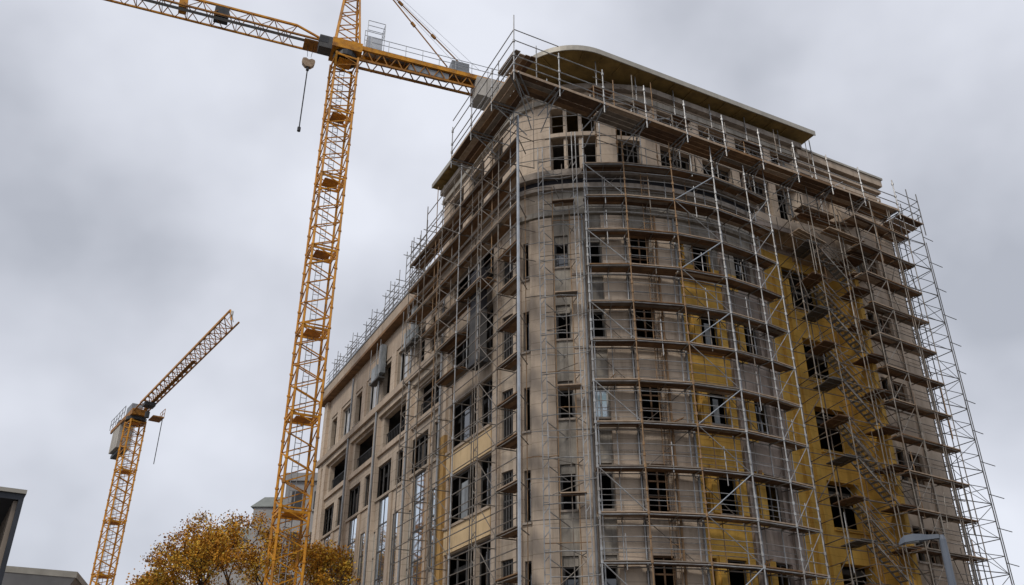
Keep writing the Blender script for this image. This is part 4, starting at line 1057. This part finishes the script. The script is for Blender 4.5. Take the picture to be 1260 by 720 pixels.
# trolley, block, hook line
ts = 2.9
mb = MB(); mb.beam(J(ts - .6, 0, zb - .15), J(ts + .6, 0, zb - .15), 1.3, .16); mb.build('trolley', 'crane_rust', CR)
zk = zb - 2.2
mb = MB()
for a in (-.25, .25): mb.tube(J(ts + a, 0, zb - .2), J(ts + a*.6, 0, zk + .8), .02, 5)
mb.build('hoist_rope', 'dark_metal', CR)
hb_ = MB()
pts = [(-.85, .45), (-.75, .75), (-.35, .85), (.0, .62), (.35, .85), (.75, .75), (.85, .45), (.75, -.1), (.35, -.55), (-.35, -.55), (-.75, -.1)]
pts = [(x*.62, z*.62) for x, z in pts]
f0 = [J(ts + x, -.18, zk + z) for x, z in pts]; f1 = [J(ts + x, .18, zk + z) for x, z in pts]
i0 = len(hb_.v); hb_.v += [tuple(q) for q in f0 + f1]; nn = len(pts)
hb_.f += [tuple(range(nn)), tuple(range(nn, 2*nn))[::-1]] + [(k, (k+1) % nn, nn + (k+1) % nn, nn + k) for k in range(nn)]; hb_.m += [0]*len(hb_.f)
hb_.build('hook_block', 'plank_pale', CR)
mb = MB(); mb.tube(J(ts, 0, zk - .3), J(ts, 0, zk - 6.6), .05, 6); mb.tube(J(ts, 0, zk - 6.9), J(ts, 0, zk - 6.55), .14, 8); mb.tube(J(ts, 0, zk - .65), J(ts, 0, zk - .3), .13, 8)
mb.build('hanging_sling', 'dark_metal', CR)

# second, smaller crane
C2 = thing('tower_crane', 'small rusty orange flat-top crane with its jib angled over bare sky', 'crane', (-45.1, 100.3, 0))
cb = Vector((-45.1, 100.3)); zt = 35.6 + EYE
crane_mast(C2, cb, 1.75, R_(24) + R_(20), [0] + [zt - 5.9*k for k in range(5, -1, -1)], 5, .16, .075, 'crane_yellow')
jd = Vector((.585, -.811)); jn = Vector((-jd.y, jd.x))
z0 = zt + .9
mb = MB(); mb.tube((cb.x, cb.y, zt), (cb.x, cb.y, zt + .4), 1.2, 14); mb.build('slewing_ring', 'dark_metal', C2)
mb = MB(); mb.beam(J(-1.6, 0, zt + .75), J(1.6, 0, zt + .75), 1.9, .7); mb.build('turntable', 'crane_rust', C2)
mb = MB(); mb.beam(J(.6, 1.9, zt + .3), J(2.6, 1.9, zt + .3), 1.3, .14)
for a in (.6, 1.6, 2.6): mb.beam(J(a, 2.5, zt + .3), J(a, 2.5, zt + 1.4), .05)
for h in (.9, 1.4): mb.beam(J(.6, 2.5, zt + h), J(2.6, 2.5, zt + h), .05)
mb.build('side_platform', 'crane_rust', C2)
JL2 = 31.8; wj, hj = .75, 1.4
tp = MB(); tp.beam(J(.5, 0, z0 + hj), J(JL2 - .8, 0, z0 + hj), .16); tp.beam(J(JL2 - .8, 0, z0 + hj), J(JL2, 0, z0), .12); tp.build('jib_top_chord', 'crane_yellow', C2)
for w_ in (-1, 1):
    m2 = MB(); m2.beam(J(.5, w_*wj, z0), J(JL2, w_*wj, z0), .13); m2.build('jib_bottom_chord', 'crane_rust', C2)
mb = MB(); n = 20
for k in range(n):
    a, b = .8 + (JL2 - 1.8)*k/n, .8 + (JL2 - 1.8)*(k+1)/n; m_ = (a + b)/2
    for w_ in (-1, 1): mb.beam(J(a, 0, z0 + hj), J(m_, w_*wj, z0), .07); mb.beam(J(m_, w_*wj, z0), J(b, 0, z0 + hj), .07)
    mb.beam(J(a, -wj, z0), J(m_, wj, z0), .06); mb.beam(J(m_, wj, z0), J(b, -wj, z0), .06)
mb.build('jib_lattice', 'crane_rust', C2)
m2 = MB(); m2.beam(J(2, .35, z0 + .08), J(20, .35, z0 + .08), .4, .06); m2.build('jib_walkway', 'crane_rust', C2)
m2 = MB()
for w_ in (-.3, .3): m2.beam(J(JL2 - .3, w_, z0), J(JL2 - .1, 0, z0 + .7), .06)
m2.beam(J(JL2 - .1, 0, z0 + .6), J(JL2 - .1, 0, z0 + 1.0), .2); m2.build('jib_mast_light', 'frame_white', C2)
m2 = MB(); m2.beam(J(4.6, 0, z0 - .35), J(5.8, 0, z0 - .35), 1.2, .4); m2.tube(J(5.2, 0, z0 - 1.6), J(5.2, 0, z0 - .4), .05, 6); m2.tube(J(5.2, 0, z0 - 1.9), J(5.2, 0, z0 - 1.2), .28, 8); m2.build('trolley', 'dark_metal', C2)
for w_ in (-.8, .8):
    m2 = MB(); m2.beam(J(-1.2, w_, z0 + .1), J(-9.0, w_, z0 + .1), .18, .45); m2.build('counter_jib_beam', 'crane_rust', C2)
mb = MB()
for k in range(8): mb.beam(J(-1.4 - k, -.8, z0 + .1), J(-2.2 - k, .8, z0 + .1), .09)
for w_ in (-1.05, 1.05):
    for k in range(6): mb.beam(J(-2 - 1.35*k, w_, z0 + .2), J(-2 - 1.35*k, w_, z0 + 1.5), .06)
    for h in (.8, 1.5): mb.beam(J(-2, w_, z0 + h), J(-9, w_, z0 + h), .05)
mb.build('counter_jib_railing', 'grey_metal', C2)
for s in (-4.6, -5.5, -6.4, -7.3):
    m2 = MB(); m2.beam(J(s, -.8, z0 - 1.6), J(s, .8, z0 - 1.6), .86, 2.9); m2.build('counterweight', 'ballast', C2)
m2 = MB(); m2.beam(J(-3.6, 0, z0 - 3.3), J(-8.2, 0, z0 - 3.3), .8, .4); m2.build('ballast_carrier', 'dark_metal', C2)
m2 = MB(); m2.beam(J(-1.2, .1, z0 + 1.0), J(-3.6, .1, z0 + 1.0), 1.3, 1.5); m2.build('machinery_box', 'grey_metal', C2)
m2 = MB(); m2.beam(J(-7.4, .1, z0 + .9), J(-8.8, .1, z0 + .9), 1.0, 1.1); m2.build('hoist_winch', 'dark_metal', C2)
m2 = MB(); m2.tube(J(2.5, 2.4, zt + .2), J(2.5, 2.4, zt - 5.4), .05, 5); m2.build('hanging_sling', 'dark_metal', C2)

# ------------------------------------------------------------------ autumn tree
def make_tree(loc, label):
    t = thing('autumn_tree', label, 'tree', loc)
    rnd = random.Random(11)
    mb = MB(); tips = []
    def grow(p, d, L, r, depth):
        n = 3; q = p
        for k in range(n):
            d = (d + Vector((rnd.uniform(-.16, .16), rnd.uniform(-.16, .16), rnd.uniform(-.02, .12)))).normalized()
            q2 = q + d*(L/n); r2 = r*(1 - .22*(k+1)/n*1.6)
            mb.tube(q, q2, r*(1 - .35*k/n), 7 if depth < 2 else 5, r*(1 - .35*(k+1)/n), cap=False); q = q2
            if depth >= 2: tips.append((q.copy(), depth))
        if depth >= 5:
            tips.append((q, depth)); return
        m = (3 if depth == 0 else rnd.choice((2, 3, 3))) if depth < 4 else 2
        a0 = rnd.uniform(0, 6.28)
        for k in range(m):
            a = a0 + 6.283*k/m + rnd.uniform(-.4, .4); sp = rnd.uniform(.45, .85)
            x = d.orthogonal().normalized(); y = d.cross(x)
            nd = (d + (x*math.cos(a) + y*math.sin(a))*sp).normalized()
            nd.z = max(nd.z, -.05); nd.normalize()
            grow(q, nd, L*rnd.uniform(.66, .84), r*.62, depth + 1)
    grow(Vector(loc), Vector((0, 0, 1)), 5.1, .32, 0)
    # scale the crown to its measured span
    mb.build('trunk', 'bark', t)
    lf = MB()
    def leaf(p, s, bias):
        n = Vector((rnd.gauss(0, 1), rnd.gauss(0, 1), rnd.gauss(0, 1) + .5)).normalized(); x = n.orthogonal().normalized(); y = n.cross(x)
        a = rnd.uniform(0, 6.28); X = x*math.cos(a) + y*math.sin(a); Y = n.cross(X)
        mi = bias if rnd.random() < .6 else rnd.choice((0, 0, 1, 2, 3))
        lf.quad(p - X*s*.5 - Y*s*.1, p + Y*s*.42, p + X*s*.55 + Y*s*.08, p - Y*s*.45 + X*s*.1, mi)
    for p, dp in tips:
        bias = rnd.choice((0, 0, 1, 2, 2, 3)) if rnd.random() < .9 else 1
        for k in range((rnd.choice((0, 0, 30, 90, 130)) if dp >= 4 else (rnd.choice((0, 20, 60)) if dp == 3 else 4))):
            o = Vector((rnd.gauss(0, .33), rnd.gauss(0, .33), rnd.gauss(0, .26)))
            leaf(p + o, rnd.uniform(.08, .19), bias)
    lf.build('crown', ['leaf_a', 'leaf_b', 'leaf_c', 'leaf_d'], t)
    return t
make_tree((-16.7, 61.6, 0.0), 'broad orange-leaved autumn tree behind the crane mast')

# ------------------------------------------------------------------ neighbours
g = thing('stepped_building', 'grey stone building with stepped roofline behind the crane mast', 'building', (-21, 92, 0))
mb = MB(); mb.box(-22.4, -14.0, 86, 100, 0, 25.9); mb.build('wall', 'old_stone', g)
mb = MB(); mb.box(-22.7, -13.8, 85.7, 100.3, 25.9, 26.7); mb.build('cornice', 'old_stone', g)
mb = MB(); mb.box(-25.6, -22.42, 87, 99, 0, 23.6); mb.build('wall', 'old_stone', g)
mb = MB(); mb.hexa([(-25.9, 86.8, 23.6), (-22.44, 86.8, 23.6), (-22.44, 99.2, 23.6), (-25.9, 99.2, 23.6), (-25.0, 88.2, 24.9), (-22.46, 88.2, 24.9), (-22.46, 97.5, 24.9), (-25.0, 97.5, 24.9)]); mb.build('roof', 'copper_green', g)
mb = MB(); mb.box(-29.6, -25.62, 88, 99, 0, 20.6); mb.build('wall', 'old_stone', g)
mb = MB(); mb.hexa([(-29.9, 87.8, 20.6), (-25.64, 87.8, 20.6), (-25.64, 99.2, 20.6), (-29.9, 99.2, 20.6), (-29.0, 89, 22.0), (-25.66, 89, 22.0), (-25.66, 97, 22.0), (-29.0, 97, 22.0)]); mb.build('roof', 'copper_green', g)
for x in (-21.2, -19.0, -16.8):
    for z in (8, 12, 16, 20, 24):
        mb = MB(); mb.box(x - .5, x + .5, 85.93, 86.02, z - .9, z + .9); wd = mb.build('window', 'dark_metal', g)
        mb = MB(); mb.box(x - .62, x + .62, 85.8, 85.99, z - 1.1, z - .92); mb.build('sill', 'old_stone', wd)
mb = MB(); mb.box(-18.2, -17.2, 92, 93, 26.7, 28.6); mb.build('chimney', 'old_stone', g)
for x in (-16.4, -15.6, -14.8):
    mb = MB(); mb.tube((x, 86.2, 26.7), (x, 86.2, 29.3), .04, 5); mb.tube((x, 86.2, 28.1), (x + .8, 86.2, 28.1), .03, 5); mb.tube((x, 86.2, 28.9), (x + .8, 86.2, 28.9), .03, 5); mb.build('roof_post', 'grey_metal', g)

g = thing('flat_roofed_building', 'low pale grey flat-roofed building with a thin white cornice', 'building', (-31, 54, 0))
mb = MB(); mb.hexa([(-44, 44.5, 0), (-26.9, 54.6, 0), (-30, 66, 0), (-47, 60, 0), (-44, 44.5, 10.4), (-26.9, 54.6, 10.4), (-30, 66, 10.4), (-47, 60, 10.4)]); mb.build('wall', 'old_stone', g)
mb = MB(); mb.hexa([(-44.3, 43.9, 11.1), (-26.0, 54.3, 11.1), (-29.5, 66.6, 11.1), (-47.5, 60.4, 11.1), (-44.3, 43.9, 11.45), (-26.0, 54.3, 11.45), (-29.5, 66.6, 11.45), (-47.5, 60.4, 11.45)]); mb.build('roof_slab', 'fascia', g)
mb = MB(); mb.hexa([(-44.1, 44.2, 10.41), (-26.5, 54.45, 10.41), (-29.7, 66.3, 10.41), (-47.2, 60.2, 10.41), (-44.3, 43.95, 11.09), (-26.1, 54.35, 11.09), (-29.6, 66.5, 11.09), (-47.4, 60.3, 11.09)]); mb.build('cornice', 'old_stone', g)

g = thing('slatted_building', 'dark canopied building with vertical timber slats below its soffit', 'building', (-10.6, 18.6, 0))
az0 = R_(-29.55); near = Vector((math.sin(az0), math.cos(az0)))*20.0
fd = Vector((math.sin(R_(-32.5)), math.cos(R_(-32.5)))); sd_ = Vector((-fd.y, fd.x))
HT = 4.55 + EYE
def Q(a, b, z): p = near + fd*a + sd_*b; return (p.x, p.y, z)
mb = MB(); mb.hexa([Q(0, -.03, HT), Q(16, -.03, HT), Q(16, 10, HT), Q(0, 10, HT), Q(0, -.03, HT + .12), Q(16, -.03, HT + .12), Q(16, 10, HT + .12), Q(0, 10, HT + .12)]); mb.build('canopy', 'slate', g)
mb = MB(); mb.hexa([Q(0, -.12, 0), Q(16, -.12, 0), Q(16, -.03, 0), Q(0, -.03, 0), Q(0, -.12, HT + .12), Q(16, -.12, HT + .12), Q(16, -.03, HT + .12), Q(0, -.03, HT + .12)]); mb.build('side_wall', 'slate', g)
mb = MB(); mb.hexa([Q(-.05, -.14, HT + .121), Q(16, -.14, HT + .121), Q(16, 10, HT + .121), Q(-.05, 10, HT + .121), Q(-.05, -.14, HT + .2), Q(16, -.14, HT + .2), Q(16, 10, HT + .2), Q(-.05, 10, HT + .2)]); mb.build('roof_edge', 'fascia', g)
for k in range(32):
    mb = MB(); a = .1 + k*.5; mb.hexa([Q(a, -.028, .1), Q(a + .3, -.028, .1), Q(a + .3, .05 , .1), Q(a, .05, .1), Q(a, -.028, HT - .01), Q(a + .3, -.028, HT - .01), Q(a + .3, .05, HT - .01), Q(a, .05, HT - .01)]); mb.build('slat', 'timber_slat', g)
mb = MB(); mb.hexa([Q(4, 1.2, HT - .1), Q(10, 1.2, HT - .1), Q(10, 1.5, HT - .1), Q(4, 1.5, HT - .1), Q(4, 1.2, HT - .01), Q(10, 1.2, HT - .01), Q(10, 1.5, HT - .01), Q(4, 1.5, HT - .01)]); mb.build('soffit_light', 'fascia', g)

# ------------------------------------------------------------------ street lamp
la = R_(25.75); lb = Vector((math.sin(la), math.cos(la)))*18.0
g = thing('street_lamp', 'slim grey street lamp with flat curved head in front of the scaffold', 'street lamp', (lb.x, lb.y, -.008))
LHT = 3.56 + EYE
mb = MB(); mb.tube((lb.x, lb.y, 0), (lb.x, lb.y, 1.2), .11, 12, .10); mb.tube((lb.x, lb.y, 1.2), (lb.x, lb.y, LHT - .05), .082, 12, .062); mb.tube((lb.x, lb.y, LHT - .05), (lb.x, lb.y, LHT + .03), .06, 12, .04)
mb.build('pole', 'lamp_grey', g)
r_ = Vector((math.cos(la), -math.sin(la)))         # to the right as seen from the street
def H(d, w, z): f_ = Vector((math.sin(la), math.cos(la))); p = lb - r_*d*.78 + f_*w; return (p.x, p.y, z)
mb = MB()
prof = [(.05, .05, .05, -.03, .04), (.30, .05, .05, -.035, .05), (.42, .085, .06, -.045, .065), (.60, .11, .07, -.05, .075), (.80, .105, .07, -.06, .06), (.90, .07, .05, -.085, .0), (.95, .03, .02, -.09, -.06)]
for (d0, w0, _, zl0, zh0), (d1, w1, _, zl1, zh1) in zip(prof[:-1], prof[1:]):
    mb.hexa([H(d0, -w0, LHT + zl0), H(d0, w0, LHT + zl0), H(d1, w1, LHT + zl1), H(d1, -w1, LHT + zl1), H(d0, -w0, LHT + zh0), H(d0, w0, LHT + zh0), H(d1, w1, LHT + zh1), H(d1, -w1, LHT + zh1)])
hd_ = mb.build('lamp_head', 'lamp_grey', g)
mb = MB(); mb.hexa([H(.5, -.08, LHT - .062), H(.5, .08, LHT - .062), H(.82, .08, LHT - .068), H(.82, -.08, LHT - .068), H(.5, -.08, LHT - .05), H(.5, .08, LHT - .05), H(.82, .08, LHT - .06), H(.82, -.08, LHT - .06)]); mb.build('lens', 'lamp_lens', hd_)
